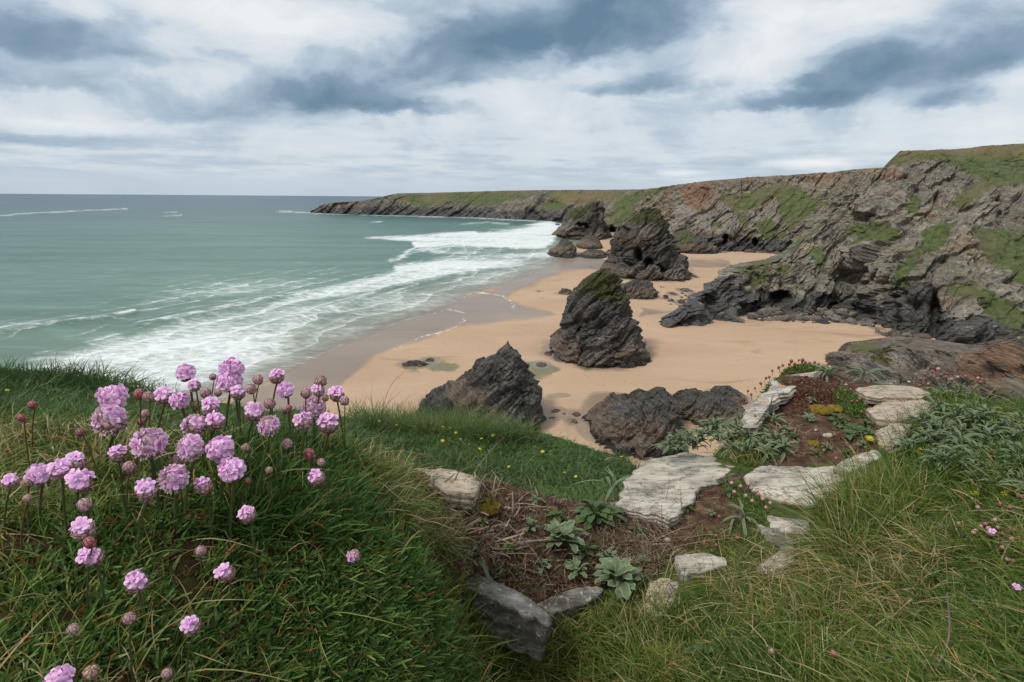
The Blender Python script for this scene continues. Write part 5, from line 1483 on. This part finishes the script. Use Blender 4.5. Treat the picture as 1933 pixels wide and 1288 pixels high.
FL = [(350, 705, 46, 'full', 'full pink bloom standing clear at the top left of the clump, against the surf'), (367, 728, 30, 'half', 'small pink bloom tucked right behind the lone top left bloom'), (438, 696, 54, 'full', 'wide pink bloom highest at the back of the clump centre'),
      (434, 721, 56, 'full', 'round full pink bloom just in front of the highest back bloom'), (449, 742, 36, 'half', 'cup shaped pink bloom directly below the round full bloom at the top'), (402, 712, 18, 'bud', 'small brown bud left of the highest back blooms'), (474, 735, 26, 'bud', 'brown ball bud right of the cup shaped bloom at the top'),
      (487, 717, 26, 'bud', 'brown pink bud between the two top clusters'), (522, 711, 36, 'half', 'pink bloom with brown cup left of the tall single stalk bud'), (538, 737, 42, 'full', 'bright pink bloom with scalloped top over the sand'), (605, 720, 30, 'pale', 'pink white bud standing alone highest on the right side'),
      (578, 743, 26, 'bud', 'brown bud below left of the pink white bud'), (601, 738, 30, 'half', 'pink bloom half hidden behind the right hand buds'), (612, 751, 22, 'pale', 'whitish bud in the middle of the right cluster'), (636, 745, 36, 'half', 'half open bloom at the far right of the clump'), (650, 757, 24, 'bud', 'reddish bud on the outermost right of the clump'),
      (592, 770, 54, 'faded', 'partly faded bloom above the two right hand pink blooms'), (573, 796, 44, 'half', 'pink bloom lower left in the right cluster'), (619, 801, 48, 'half', 'pink bloom lowest in the right cluster'), (509, 762, 28, 'bud', 'grey brown ball bud above the withered head'),
      (480, 778, 46, 'half', 'lopsided pink bloom left of the withered head'), (508, 804, 50, 'faded', 'withered beige head with one pink floret hanging below'), (537, 777, 13, 'red', 'tiny red bud right of the grey brown ball bud'), (546, 770, 15, 'red', 'small red bud behind the stalk of the bright scalloped bloom'),
      (398, 768, 42, 'half', 'pink bloom with a broad fan of petals left of clump centre'), (388, 742, 26, 'bud', 'pale brown bud above the broad fan bloom'), (412, 742, 18, 'bud', 'little brown bud right of the pale brown one'), (369, 766, 20, 'pale', 'whitish bud left of the broad fan bloom'),
      (213, 750, 62, 'full', 'wide pink bloom topmost on the left, above the big faded head'), (263, 745, 26, 'red', 'pink tipped brown bud left one of a touching pair'), (280, 749, 26, 'bud', 'brown bud right one of a touching pair'), (309, 748, 42, 'half', 'pink bloom over a brown cup left of the leaning pair'), (340, 757, 46, 'full', 'pink bloom leaning left next to the brown cup bloom'),
      (208, 794, 74, 'faded', 'big greying head ringed by pink petals on the left'), (275, 781, 20, 'bud', 'brown bud on a thin stalk right of the big greying head'), (266, 797, 18, 'red', 'oval reddish bud just under the thin stalked bud'), (282, 838, 76, 'faded', 'largest bloom, grey in the middle with a wide pink skirt'), (222, 857, 38, 'half', 'pink topped brown bloom left of the largest bloom'),
      (244, 882, 30, 'bud', 'grey brown ball bud under the pink topped brown bloom'), (368, 804, 56, 'faded', 'pale pink fading bloom at the clump centre'), (409, 795, 42, 'half', 'pink bloom right behind the pale fading one'), (361, 845, 62, 'faded', 'bloom with beige heart and one big floret at its lower right'), (417, 848, 66, 'full', 'broad lilac pink bloom in the crowded centre'),
      (410, 853, 36, 'bud', 'large brown ball bud in front of the broad lilac pink bloom'), (338, 870, 34, 'bud', 'dull pink ball bud below the beige hearted bloom'), (329, 903, 66, 'faded', 'flat wide pink bloom with fuzzy top in the front row'), (276, 926, 48, 'half', 'two floret bloom at the left end of the front row'), (384, 918, 42, 'half', 'upright narrow bloom in the front row'), (437, 889, 62, 'full', 'bright full bloom at the right end of the front row'),
      (74, 898, 54, 'full', 'full bloom second from the left edge'), (112, 888, 46, 'half', 'bloom in the middle of the far left trio'), (143, 873, 46, 'half', 'bloom at the right of the far left trio'), (152, 908, 54, 'half', 'spreading bloom in front of the far left trio'), (20, 908, 36, 'half', 'brown bloom with a pink tip at the left picture edge'), (50, 913, 22, 'pale', 'pale bud hidden behind the second left bloom'),
      (52, 941, 20, 'pale', 'small tan bud on a dark thin stalk at far left'), (160, 953, 32, 'bud', 'pink brown ball bud below the spreading bloom'), (157, 1000, 52, 'half', 'ragged bloom with petals to the left, above the pink bud'), (170, 1025, 28, 'red', 'bright pink bud squeezed between two left blooms'), (174, 1051, 48, 'half', 'open pink bloom lowest of the left column'), (258, 1099, 52, 'half', 'loose bloom leaning right in the lower left turf'),
      (379, 1040, 26, 'bud', 'lone brown bud in the middle of the turf'), (426, 1082, 42, 'half', 'small pink bloom right of the loose leaning bloom'), (361, 1181, 44, 'half', 'compact bloom lowest in the turf'), (244, 1168, 30, 'bud', 'brown bud with a pink side low in the turf'), (138, 1188, 28, 'pale', 'tan bud low at the left'), (467, 972, 40, 'half', 'single bright bloom standing right of the lower stems'),
      (668, 1049, 32, 'side', 'bloom lying on its side at the right of the cushion'), (598, 902, 40, 'half', 'bloom lowest on the right flank of the clump'), (584, 858, 28, 'red', 'dark pink bud above the lowest right flank bloom'), (542, 838, 26, 'bud', 'round brown bud on a bent stalk right of centre'), (606, 873, 20, 'bud', 'little grey bud behind the lowest right flank bloom'),
      (62, 765, 20, 'red', 'taller red bud alone at far left'), (41, 789, 18, 'red', 'shorter red bud beside the taller red one'), (152, 817, 20, 'red', 'red bud on a slanting dark stalk under the greying head'), (467, 908, 15, 'red', 'tiny dark red bud beside the bright front row bloom'), (315, 1272, 26, 'bud', 'brown bud with a lilac tip at the bottom edge'),
      (112, 1284, 62, 'full', 'bloom cut off by the bottom edge'), (172, 1270, 38, 'pale', 'old papery white head at the bottom left'), (508, 888, 18, 'pale', 'pale dead bud deep among the dark leaves'), (464, 846, 22, 'pale', 'dry tan bud behind the crowded centre')]
LEANS = {(152, 817): 40, (668, 1049): 60, (258, 1099): 22, (174, 1051): 30, (244, 1168): 8, (138, 1188): 14, (340, 757): 24}
for x_, y_, d_, ty_, lab_ in FL:
    flower(x_, y_, d_, ty_, lab_, 'thrift in the large clump', LEANS.get((x_, y_)), frac=1.0)
TUFTS = [('small dark pink thrift head in the row along the left edge of the far wall', 'thrift along the far wall edge', 6.5, 7, [(1388, 790), (1400, 768), (1392, 760), (1412, 738), (1425, 733), (1446, 714), (1452, 712), (1458, 700), (1470, 694), (1478, 690), (1490, 688), (1494, 682), (1500, 687), (1508, 680), (1515, 680), (1520, 684), (1528, 686), (1538, 684), (1545, 688), (1560, 690), (1564, 684), (1418, 745), (1380, 800), (1404, 752), (1436, 724), (1408, 760), (1456, 745)]),
         ('rosy thrift bud in the tuft right of the highest buff slab', 'thrift tuft by the buff slab', 7.5, 8, [(1738, 716), (1746, 707), (1760, 702), (1771, 697), (1776, 708), (1785, 712), (1796, 716), (1808, 712), (1822, 711), (1770, 716), (1752, 725), (1790, 724), (1846, 714), (1850, 722), (1843, 728), (1762, 736), (1736, 728)]),
         ('pink thrift bud on the small green cushion beside the stonecrop mat', 'thrift on the small cushion', 7, 6, [(1608, 758), (1618, 758), (1628, 752), (1633, 764), (1626, 778), (1636, 782), (1582, 752), (1595, 738), (1606, 736), (1650, 760)]),
         ('pale pink thrift bud in the tuft between the two largest slabs', 'thrift between the large slabs', 9.5, 14, [(1381, 912), (1386, 929), (1398, 918), (1412, 914), (1418, 922), (1428, 928), (1432, 933), (1420, 946), (1440, 942), (1454, 950), (1446, 958), (1408, 936)]),
         ('rosy thrift bud in the scattered group at the right edge of the meadow grass', 'thrift at the right edge', 11, 26, [(1842, 1002), (1852, 994), (1860, 990), (1866, 998), (1878, 982), (1846, 1000), (1884, 996), (1890, 1008), (1870, 1014), (1902, 1004), (1914, 1002), (1924, 1016), (1838, 1006), (1828, 1014), (1910, 1018), (1890, 1020), (1902, 1056), (1912, 1060), (1810, 988), (1846, 958), (1888, 952), (1906, 958), (1928, 938), (1892, 1034)]),
         ('reddish withered thrift bud in the turf below the brown soil pocket', 'withered thrift below the soil pocket', 10, 12, [(1351, 1012), (1352, 1030), (1392, 1016), (1358, 976), (1586, 1176), (1578, 866), (1598, 874)])]
for lab_, grp_, d_, h_, pts_ in TUFTS:
    for x_, y_ in pts_:
        flower(x_, y_, d_ + RNG.normal() * .8, 'pink' if ('pale pink' in lab_ or ('rosy' in lab_ and RNG.random() < .5)) else 'red', lab_, grp_, RNG.normal() * 4, h_ / (.3 if d_ < 14 else 1))
flower(1871, 1006, 20, 'half', 'only open lilac bloom among the rosy buds at the right edge', 'thrift at the right edge', 4, 40)
flower(1919, 1110, 18, 'half', 'small lilac bloom low at the right edge of the meadow grass', 'thrift in the meadow grass', 4, 40)
flower(1573, 1236, 20, 'red', 'pink bud alone near the bottom right in the meadow grass', 'thrift in the meadow grass', 4, 40)
flower(1456, 1230, 16, 'pale', 'blurred pale bud left of the lone pink bud at the bottom', 'thrift in the meadow grass', 4, 40)
flower(1844, 1174, 12, 'red', 'upper of two small buds in the right meadow grass', 'thrift in the meadow grass', 4, 40)
flower(1852, 1200, 13, 'red', 'lower of two small buds in the right meadow grass', 'thrift in the meadow grass', 4, 40)
flower(1928, 1132, 13, 'red', 'rosy bud under the low lilac bloom at the right edge', 'thrift in the meadow grass', 2, 40)


# ------------------------------------------------------------------ leafy plants on and beside the wall
def leaf_mesh(seed, wd, lobes=0, curl=.5, fold=.25, cup=0):
    r = np.random.default_rng(seed)
    nt, nw = 9, 5
    t = np.linspace(0, 1, nt)[:, None]
    s = np.linspace(-1, 1, nw)[None]
    w_ = np.interp(t, [0, .15, .45, .75, .92, 1], [.18, .30, .85, 1.0, .6, .06]) * wd
    if lobes:
        w_ = w_ * (1 + .30 * np.cos(t * lobes * 6.283))
    x = s * w_
    z = np.sin(t * 1.6) * .35 - curl * t ** 2 + fold * np.abs(s) * w_ + r.normal() * .03 * t
    y = t - .10 * t ** 3
    P = np.stack([x + .1 * r.normal() * t ** 2, y + 0 * s, z], -1)
    tint = np.clip(.45 + .25 * t + .12 * r.normal(size=(nt, nw)), 0, 1)
    rim = np.broadcast_to(.15 + .85 * (np.abs(s) > .9), (nt, nw)).astype(float)
    return dict(V=P, F=grid_faces(nt, nw), A=dict(tint=tint, rim=rim))


def leaf_set(mt, specs):
    return [mesh_from('leaf', q['V'], q['F'], mt, q['A']) for q in specs]


M_LEAFG = leaf_mat('fresh_leaf', [(0, (.018, .042, .012)), (.5, (.055, .115, .032)), (1, (.10, .17, .055))], .25, .5, .3, (.10, .15, .05))
M_LEAFS = leaf_mat('silvery_leaf', [(0, (.034, .062, .026)), (.5, (.088, .142, .062)), (1, (.165, .225, .115))], .2, .6, .3, (.27, .32, .20))
M_LEAFD = leaf_mat('dark_strap_leaf', [(0, (.012, .035, .012)), (.5, (.030, .075, .028)), (1, (.08, .13, .05))], .2, .4, .4, (.05, .09, .04))
M_YEL = petal_stuff('yellow_petal', [(0, (.36, .27, .02)), (.5, (.62, .50, .03)), (1, (.72, .66, .16))], .2)
M_MOSS = leaf_mat('olive_moss', [(0, (.06, .045, .006)), (.5, (.14, .10, .015)), (1, (.24, .18, .03))], .0, .95, .1)
M_WOOD = leaf_mat('dead_stalk', [(0, (.10, .075, .055)), (.5, (.20, .15, .115)), (1, (.40, .34, .28))], .0, .9, .1)
ROS_G = leaf_set(M_LEAFG, [leaf_mesh(k, .17, 3.5 if k % 2 else 0) for k in range(4)])
ROS_S = leaf_set(M_LEAFS, [leaf_mesh(10 + k, .16, 4.5, .35, .2) for k in range(3)])
STRAP = leaf_set(M_LEAFD, [leaf_mesh(20 + k, .055, 0, .7 + .2 * k, .5) for k in range(3)])
STRAPG = leaf_set(M_LEAFS, [leaf_mesh(24 + k, .05, 0, .6 + .25 * k, .5) for k in range(3)])
VETCH = leaf_set(M_LEAFS, [leaf_mesh(30 + k, .074, 0, .25 + .2 * k, .8) for k in range(4)])


def plant(name, x, y, Rpx, n, bank, label, cat, group=None, up=(.15, 1.0), lift=.25, dead=0, seed=0):
    c, ok = NEAR.hit(np.array(float(x)), np.array(float(y)))
    dist = -((c - [0, 0, CAM_Z]) @ CMN)[2]
    Rw = Rpx * dist / FPX
    o = tag(empty(name, c), label, cat, group)
    rn = random.Random(int(x * 3 + y + seed))
    for k in range(n):
        a = k * 2.39996 + rn.random() * .5
        e = up[0] + (up[1] - up[0]) * (k / max(n - 1, 1)) + rn.uniform(-.12, .12)
        s = Rw * rn.uniform(.75, 1.15) * (1.0 - .35 * (k / n))
        q = link('leaf', rn.choice(bank), o)
        q.matrix_basis = Matrix.Translation((rn.uniform(-.1, .1) * Rw, rn.uniform(-.1, .1) * Rw, lift * Rw * rn.random())) @ (Matrix.Rotation(a, 4, 'Z') @ Matrix.Rotation(e, 4, 'X') @ Matrix.Rotation(rn.uniform(-.5, .5), 4, 'Y')) @ Matrix.Diagonal((s, s, s, 1))
    return o


plant('rosette_plant', 1125, 985, 56, 44, ROS_G, 'bright green lobed rosette on the soil left of the largest slab', 'plant')
plant('rosette_plant', 1060, 1030, 52, 34, ROS_S, 'grey green rosette between the corner stone and the bright green rosette', 'plant', up=(.2, 1.2))
plant('rosette_plant', 1168, 1112, 66, 40, ROS_S, 'big felty grey green rosette hanging over the wall front', 'plant', up=(.1, 1.2))
plant('rosette_plant', 1090, 1085, 38, 22, ROS_S, 'small dark rosette under the big felty one, at the soil edge', 'plant')
for x_, y_, r_, bk_ in [(1000, 1000, 26, ROS_S), (962, 1042, 24, ROS_G), (1028, 1078, 28, ROS_S), (1206, 1012, 26, ROS_G), (1148, 1058, 30, ROS_S), (1104, 1048, 30, ROS_G), (905, 992, 22, ROS_G), (872, 962, 24, ROS_G), (1050, 985, 30, ROS_G),
                        (1085, 1020, 26, ROS_S), (1215, 1068, 24, ROS_S), (940, 1085, 20, ROS_G), (1010, 950, 20, ROS_S), (1160, 965, 24, ROS_S)]:
    plant('rosette_plant', x_, y_, r_, 16, bk_, 'small weed rosette growing among the dead stems on the near wall soil', 'plant', 'small weeds on the near wall soil', (.1, 1.2))
for x_, y_, r_, bk_ in [(1500, 830, 18, ROS_G), (1560, 850, 18, ROS_S), (1480, 815, 16, ROS_S), (1600, 860, 18, ROS_G), (1530, 760, 14, ROS_S), (1540, 862, 16, ROS_G), (1625, 845, 18, ROS_S), (1300, 965, 16, ROS_G), (1375, 935, 18, ROS_G)]:
    plant('rosette_plant', x_, y_, r_, 14, bk_, 'tiny weed rosette on the brown soil of the far wall top', 'plant', 'tiny weeds on the far wall soil', (.1, 1.2))
for x_, y_, r_ in [(1325, 1245, 40), (1360, 1225, 30), (1180, 1275, 30)]:
    plant('leafy_plant', x_, y_, r_, 10, ROS_G, 'broad leaved weed low in the meadow grass at the bottom', 'plant', 'broad leaved weeds in the meadow grass', (.1, 1.0))
plant('rosette_plant', 1526, 796, 20, 16, ROS_S, 'little silvery star rosette below the olive moss', 'plant')
plant('rosette_plant', 1345, 975, 16, 8, ROS_S, 'tiny plant on the edge of the largest slab', 'plant')
for i_, (x_, y_) in enumerate([(1590, 808), (1612, 818), (1632, 806), (1604, 828), (1640, 826), (1580, 798)]):
    plant('leafy_plant', x_, y_, 26, 12, ROS_G, 'low green leafy plant in the patch beside the two white stone chips', 'plant', 'leafy plants beside the stone chips', (.1, .9))
plant('strap_leaf_plant', 885, 1075, 95, 7, STRAP, 'dark strap leaved plant behind the grey corner stone', 'plant', up=(.1, .9))
plant('strap_leaf_plant', 1160, 935, 70, 9, STRAPG, 'grassy strap leaved plant left of the largest slab', 'plant', up=(.5, 1.3))
plant('strap_leaf_plant', 1400, 990, 55, 14, STRAPG, 'yellowish strap leaved tuft below the brown soil pocket', 'plant', up=(.1, 1.0))
plant('strap_leaf_plant', 1560, 715, 42, 20, STRAPG, 'strap leaved tuft at the far left end of the wall top', 'plant', up=(.3, 1.3))
plant('strap_leaf_plant', 1632, 722, 50, 18, STRAPG, 'spreading strap leaved tuft at the far end above the buff slab', 'plant', up=(.1, 1.2))
plant('strap_leaf_plant', 1690, 722, 40, 5, STRAP, 'few long flat leaves lying toward the highest buff slab', 'plant', up=(.0, .4))
plant('strap_leaf_plant', 1460, 800, 34, 16, STRAPG, 'upright silvery strap tuft in front of the stonecrop', 'plant', up=(.5, 1.3))
for i_, (x_, y_) in enumerate([(1262, 856), (1282, 842), (1300, 838), (1322, 832), (1338, 826), (1356, 838), (1310, 850), (1376, 842), (1392, 822), (1410, 838), (1425, 815), (1440, 850), (1460, 842), (1478, 858), (1412, 862), (1446, 866), (1380, 860), (1350, 816), (1404, 802)]):
    plant('vetch_plant', x_, y_, 38, 24, VETCH, 'silvery leaved vetch clump in the mat behind the largest slab', 'plant', 'vetch in the mat behind the largest slab', (.2, 1.25))
VP = in_poly(60, [(1725, 815), (1760, 788), (1800, 775), (1880, 800), (1960, 815), (1960, 960), (1880, 950), (1800, 920), (1740, 900), (1710, 870), (1680, 862)])
for x_, y_ in VP:
    plant('vetch_plant', x_, y_, 40, 22, VETCH, 'silvery green vetch clump in the dense patch on the bank right of the wall', 'plant', 'vetch in the patch right of the wall', (.25, 1.3), .5)
for x_, y_ in [(1770, 742), (1790, 735), (1812, 742), (1830, 748), (1800, 755), (1760, 752)]:
    plant('vetch_plant', x_, y_, 24, 12, VETCH, 'silvery vetch clump under the rosy thrift tuft at the wall end', 'plant', 'vetch at the wall end', (.25, 1.3), .4)
for x_, y_ in [(1725, 992), (1780, 1010), (1850, 1070), (1900, 1085), (1760, 1090), (1925, 985)]:
    plant('vetch_plant', x_, y_, 26, 9, VETCH, 'sparse vetch clump half buried in the meadow grass at right', 'plant', 'vetch in the meadow grass', (.3, 1.2), .4)


def yellow_head(x, y, D, label, group=None, sheet=NEAR, h=0.012, simple=False):
    c, ok = sheet.hit(np.array(float(x)), np.array(float(y)))
    dist = -((c - [0, 0, CAM_Z]) @ CMN)[2]
    r = D * dist / FPX * .5
    o = tag(empty('yellow_flower', c - [0, 0, .002]), label, 'flower', group)
    hh = max(h, r * 1.5)
    v, f, t = tube([[0, 0, -.01], [0, 0, hh * .5], [0, -.001, hh]], r * .14, r * .12, 5, (.2, .6))
    link('stem', mesh_from('stem', v, f, M_STEM, dict(tint=t)), o)
    q = link('flower_head', YHEAD[int(x) % 2], o, (0, 0, hh))
    q.scale = (r, r, r * (.75 if not simple else .4))
    q.rotation_euler = (.35, 0, x)
    return o


YHEAD = [scales_mesh(80 + k, M_YEL, .05, 2.2, 5, 14, (1, 1, .8), .2, .32, (.2, 1.0), True) for k in range(2)]
for x_, y_, d_, lab_ in [(1641, 838, 15, 'bright yellow vetch head at the edge of the lower wall stones'), (1670, 850, 16, 'paler yellow head right of the bright yellow one'), (1733, 854, 12, 'small yellow head inside the vetch leaves'), (1838, 942, 15, 'pale yellow tuft left one of two near the right edge'),
                         (1896, 942, 14, 'pale yellow tuft right one of two near the right edge'), (1701, 984, 15, 'greenish yellow head alone in the meadow grass'), (1342, 838, 9, 'tiny yellow head in the mat behind the largest slab'), (1694, 856, 8, 'small yellow bud between the two larger yellow heads'), (1795, 814, 9, 'dull yellow bud high in the vetch patch'), (1921, 829, 9, 'yellow bud at the right edge of the vetch patch')]:
    yellow_head(x_, y_, d_, lab_)
for x_, y_ in [(717, 811), (750, 819), (837, 822), (850, 824), (861, 833), (836, 849), (876, 820), (884, 811), (894, 810), (918, 816), (939, 811), (951, 828), (909, 845), (906, 865), (1024, 870), (1086, 920), (960, 900), (1065, 912), (1172, 880), (3, 772), (20, 764), (700, 806), (870, 846), (930, 838)]:
    yellow_head(x_, y_, 5.5, 'tiny yellow flower dotted over the grass slope beyond the wall', 'yellow flowers on the slope', SLOPE, .09, True)

# moss cushions, pebbles, dry stems
for x_, y_, d_, lab_ in [(1548, 775, 46, 'wide olive moss cushion on the stonecrop'), (1575, 772, 34, 'rounder olive moss cushion touching the wide one'), (1536, 838, 26, 'small olive moss cushion alone on bare soil'), (918, 958, 60, 'rusty olive moss patch beside the upright dry stalk'), (1084, 1230, 44, 'damp olive moss under the wall front in the grass')]:
    c, ok = NEAR.hit(np.array(float(x_)), np.array(float(y_)))
    r = d_ * c[1] / FPX * .5
    u_, v_ = np.meshgrid(np.linspace(0, 2 * np.pi, 41)[:-1], np.linspace(0.02, 1.7, 16), indexing='ij')
    Q = np.stack([np.sin(v_) * np.cos(u_), np.sin(v_) * np.sin(u_), np.cos(v_) * .42], -1)
    k_ = 1 + .22 * fbm(Q * 2.2 + x_, 3, seed=2) + .12 * fbm(Q * 9 + x_, 3, seed=5)
    Q = Q * k_[..., None] * r
    tag(link('moss_cushion', mesh_from('moss_cushion', Q, grid_faces(40, 16, True), M_MOSS, dict(tint=np.clip(.5 + 1.4 * fbm(Q / r * 7 + x_, 3), 0, 1))), None, c), lab_, 'moss')
mt, b = material('pebble_stone')
finish(b, b.ramp(b.noise(b.pos(), 60, 5), [(.35, (.26, .21, .16)), (.65, (.52, .46, .38))]), .8, .2)
M_PEB = mt
for x_, y_, d_, lab_, an_ in [(1260, 1021, 15, 'rounded tan pebble below the largest slab', 0), (1540, 813, 8, 'small upright white stone chip on the soil', 1), (1563, 825, 18, 'larger angular white stone chip on the soil', 1), (957, 962, 16, 'blue grey slate chip on the soil near the dry stalk', 1), (1597, 727, 6, 'white shell like pebble at the far soil end', 0), (1716, 722, 7, 'white pebble above the highest buff slab', 0)]:
    c, ok = NEAR.hit(np.array(float(x_)), np.array(float(y_)))
    r = d_ * c[1] / FPX * .5
    u_, v_ = np.meshgrid(np.linspace(0, 2 * np.pi, 15)[:-1], np.linspace(0, np.pi, 9), indexing='ij')
    Q = np.stack([np.sin(v_) * np.cos(u_), np.sin(v_) * np.sin(u_) * .7, np.cos(v_) * .6], -1)
    Q = Q * (1 + (.3 if an_ else .06) * facet(Q * 1.2 + x_, 3)[..., None]) * r
    tag(link('pebble', mesh_from('pebble', Q, grid_faces(14, 9, True), M_PEB, smooth=not an_), None, c + [0, 0, r * .3]), lab_, 'stone')
for pts_, r_, lab_ in [([(925, 962, 0), (930, 930, .03), (936, 900, .06)], .0016, 'short upright dry stalk in front of the grass slope'), ([(905, 1010, .004), (845, 950, .03), (803, 905, .05), (792, 868, .07)], .0011, 'long thin dry stalk slanting left over the soil'),
                       ([(1045, 1108, .006), (1010, 1045, .015), (960, 990, .02)], .0019, 'pale dry stem lying on the soil toward the corner stone'), ([(1290, 1016, .004), (1330, 1010, .006), (1380, 1012, .004)], .0016, 'brown twig lying below the brown soil pocket'),
                       ([(1660, 786, .01), (1690, 800, .012), (1722, 812, .01)], .0014, 'grey twig across the right hand slabs'), ([(1750, 1290, .02), (1790, 1210, .05), (1788, 1120, .09)], .0016, 'bent straw stalk standing in the right meadow grass'), ([(1640, 1215, .03), (1690, 1160, .05), (1722, 1130, .06)], .0013, 'leaning brown stalk in the middle of the meadow grass'),
                       ([(705, 785, .02), (730, 745, .10), (765, 700, .16)], .0004, 'single long green grass stalk leaning over the sand by the clump')]:
    W_ = []
    c0, ok = NEAR.hit(np.array(float(pts_[0][0])), np.array(float(pts_[0][1]) if pts_[0][0] != 705 else 870.))
    for x_, y_, z_ in pts_:
        if len(W_) == 0:
            W_.append(c0 + [0, 0, -.004])
        else:
            W_.append(at(x_, y_, np.array(c0[1] + (.0 if abs(y_ - pts_[0][1]) < 40 else .02))))
    W_ = crom(np.array(W_), 12)
    v, f, t = tube(W_ - c0, r_, r_ * .6, 6, (.2, .8))
    tag(link('dry_stem', mesh_from('dry_stem', v, f, M_WOOD if 'green' not in lab_ else M_STEM, dict(tint=np.clip(t + fbm(v * 90, 2) * .5, 0, 1))), None, c0), lab_, 'stalk')


# ------------------------------------------------------------------ two people resting on the sand
def cloth(name, c):
    mt, b = material(name)
    finish(b, b.mix(b.noise(b.pos(), 8), c, tuple(v * .8 for v in c)), .85, .2)
    return mt


def sitter(x, y, top, legs, label, turn):
    base = on_z(x, y, .5)
    o = tag(empty('person', base), label, 'person')
    o.rotation_euler = (0, 0, turn)
    o.scale = (1.2, 1.2, 1.2)
    J = [(0, 0, .16, .15), (0, .02, .36, .15), (0, .03, .52, .155), (0, .02, .62, .06), (0, .0, .72, .10), (0, -.01, .84, .095),
         (.10, -.10, .16, .095), (.13, -.42, .44, .065), (.12, -.56, .05, .045), (.12, -.68, .04, .04), (-.10, -.10, .16, .095), (-.13, -.42, .42, .065), (-.12, -.58, .05, .045), (-.12, -.70, .04, .04),
         (.19, .02, .53, .06), (.24, -.10, .34, .045), (.12, -.34, .40, .035), (-.19, .02, .53, .06), (-.25, -.08, .33, .045), (-.12, -.34, .40, .035)]
    E = [(0, 1), (1, 2), (2, 3), (3, 4), (4, 5), (0, 6), (6, 7), (7, 8), (8, 9), (0, 10), (10, 11), (11, 12), (12, 13), (2, 14), (14, 15), (15, 16), (2, 17), (17, 18), (18, 19)]
    me = bpy.data.meshes.new('body')
    me.from_pydata([j[:3] for j in J], E, [])
    body = link('body', me, o)
    md = body.modifiers.new('skin', 'SKIN')
    for sv, j in zip(me.skin_vertices[0].data, J):
        sv.radius = (j[3], j[3])
    me.skin_vertices[0].data[0].use_root = True
    sb = body.modifiers.new('smooth', 'SUBSURF')
    sb.levels = sb.render_levels = 1
    dg = bpy.context.evaluated_depsgraph_get()
    me2 = bpy.data.meshes.new_from_object(body.evaluated_get(dg))
    body.modifiers.clear()
    body.data = me2
    me2.materials.clear()
    for m_ in (top, legs, SKIN, HAIR):
        me2.materials.append(m_)
    for pf in me2.polygons:
        c = pf.center
        pf.use_smooth = True
        pf.material_index = (2 if c.y < .03 and c.z < .80 else 3) if c.z > .63 else (0 if c.z > .26 and c.y > -.2 else (0 if c.y > -.36 and c.z > .31 and abs(c.x) > .17 else 1))


SKIN, HAIR = cloth('skin', (.45, .28, .20)), cloth('dark_hair', (.03, .022, .016))
sitter(1247.5, 543, cloth('dark_jacket', (.035, .04, .06)), cloth('dark_trousers', (.03, .03, .035)), 'person in a dark jacket sitting on the sand by the blocky stack', .3)
sitter(1252.5, 543.5, cloth('pink_top', (.50, .24, .26)), cloth('grey_trousers', (.20, .19, .20)), 'person in a pale pink top sitting beside the dark jacketed one', -.2)
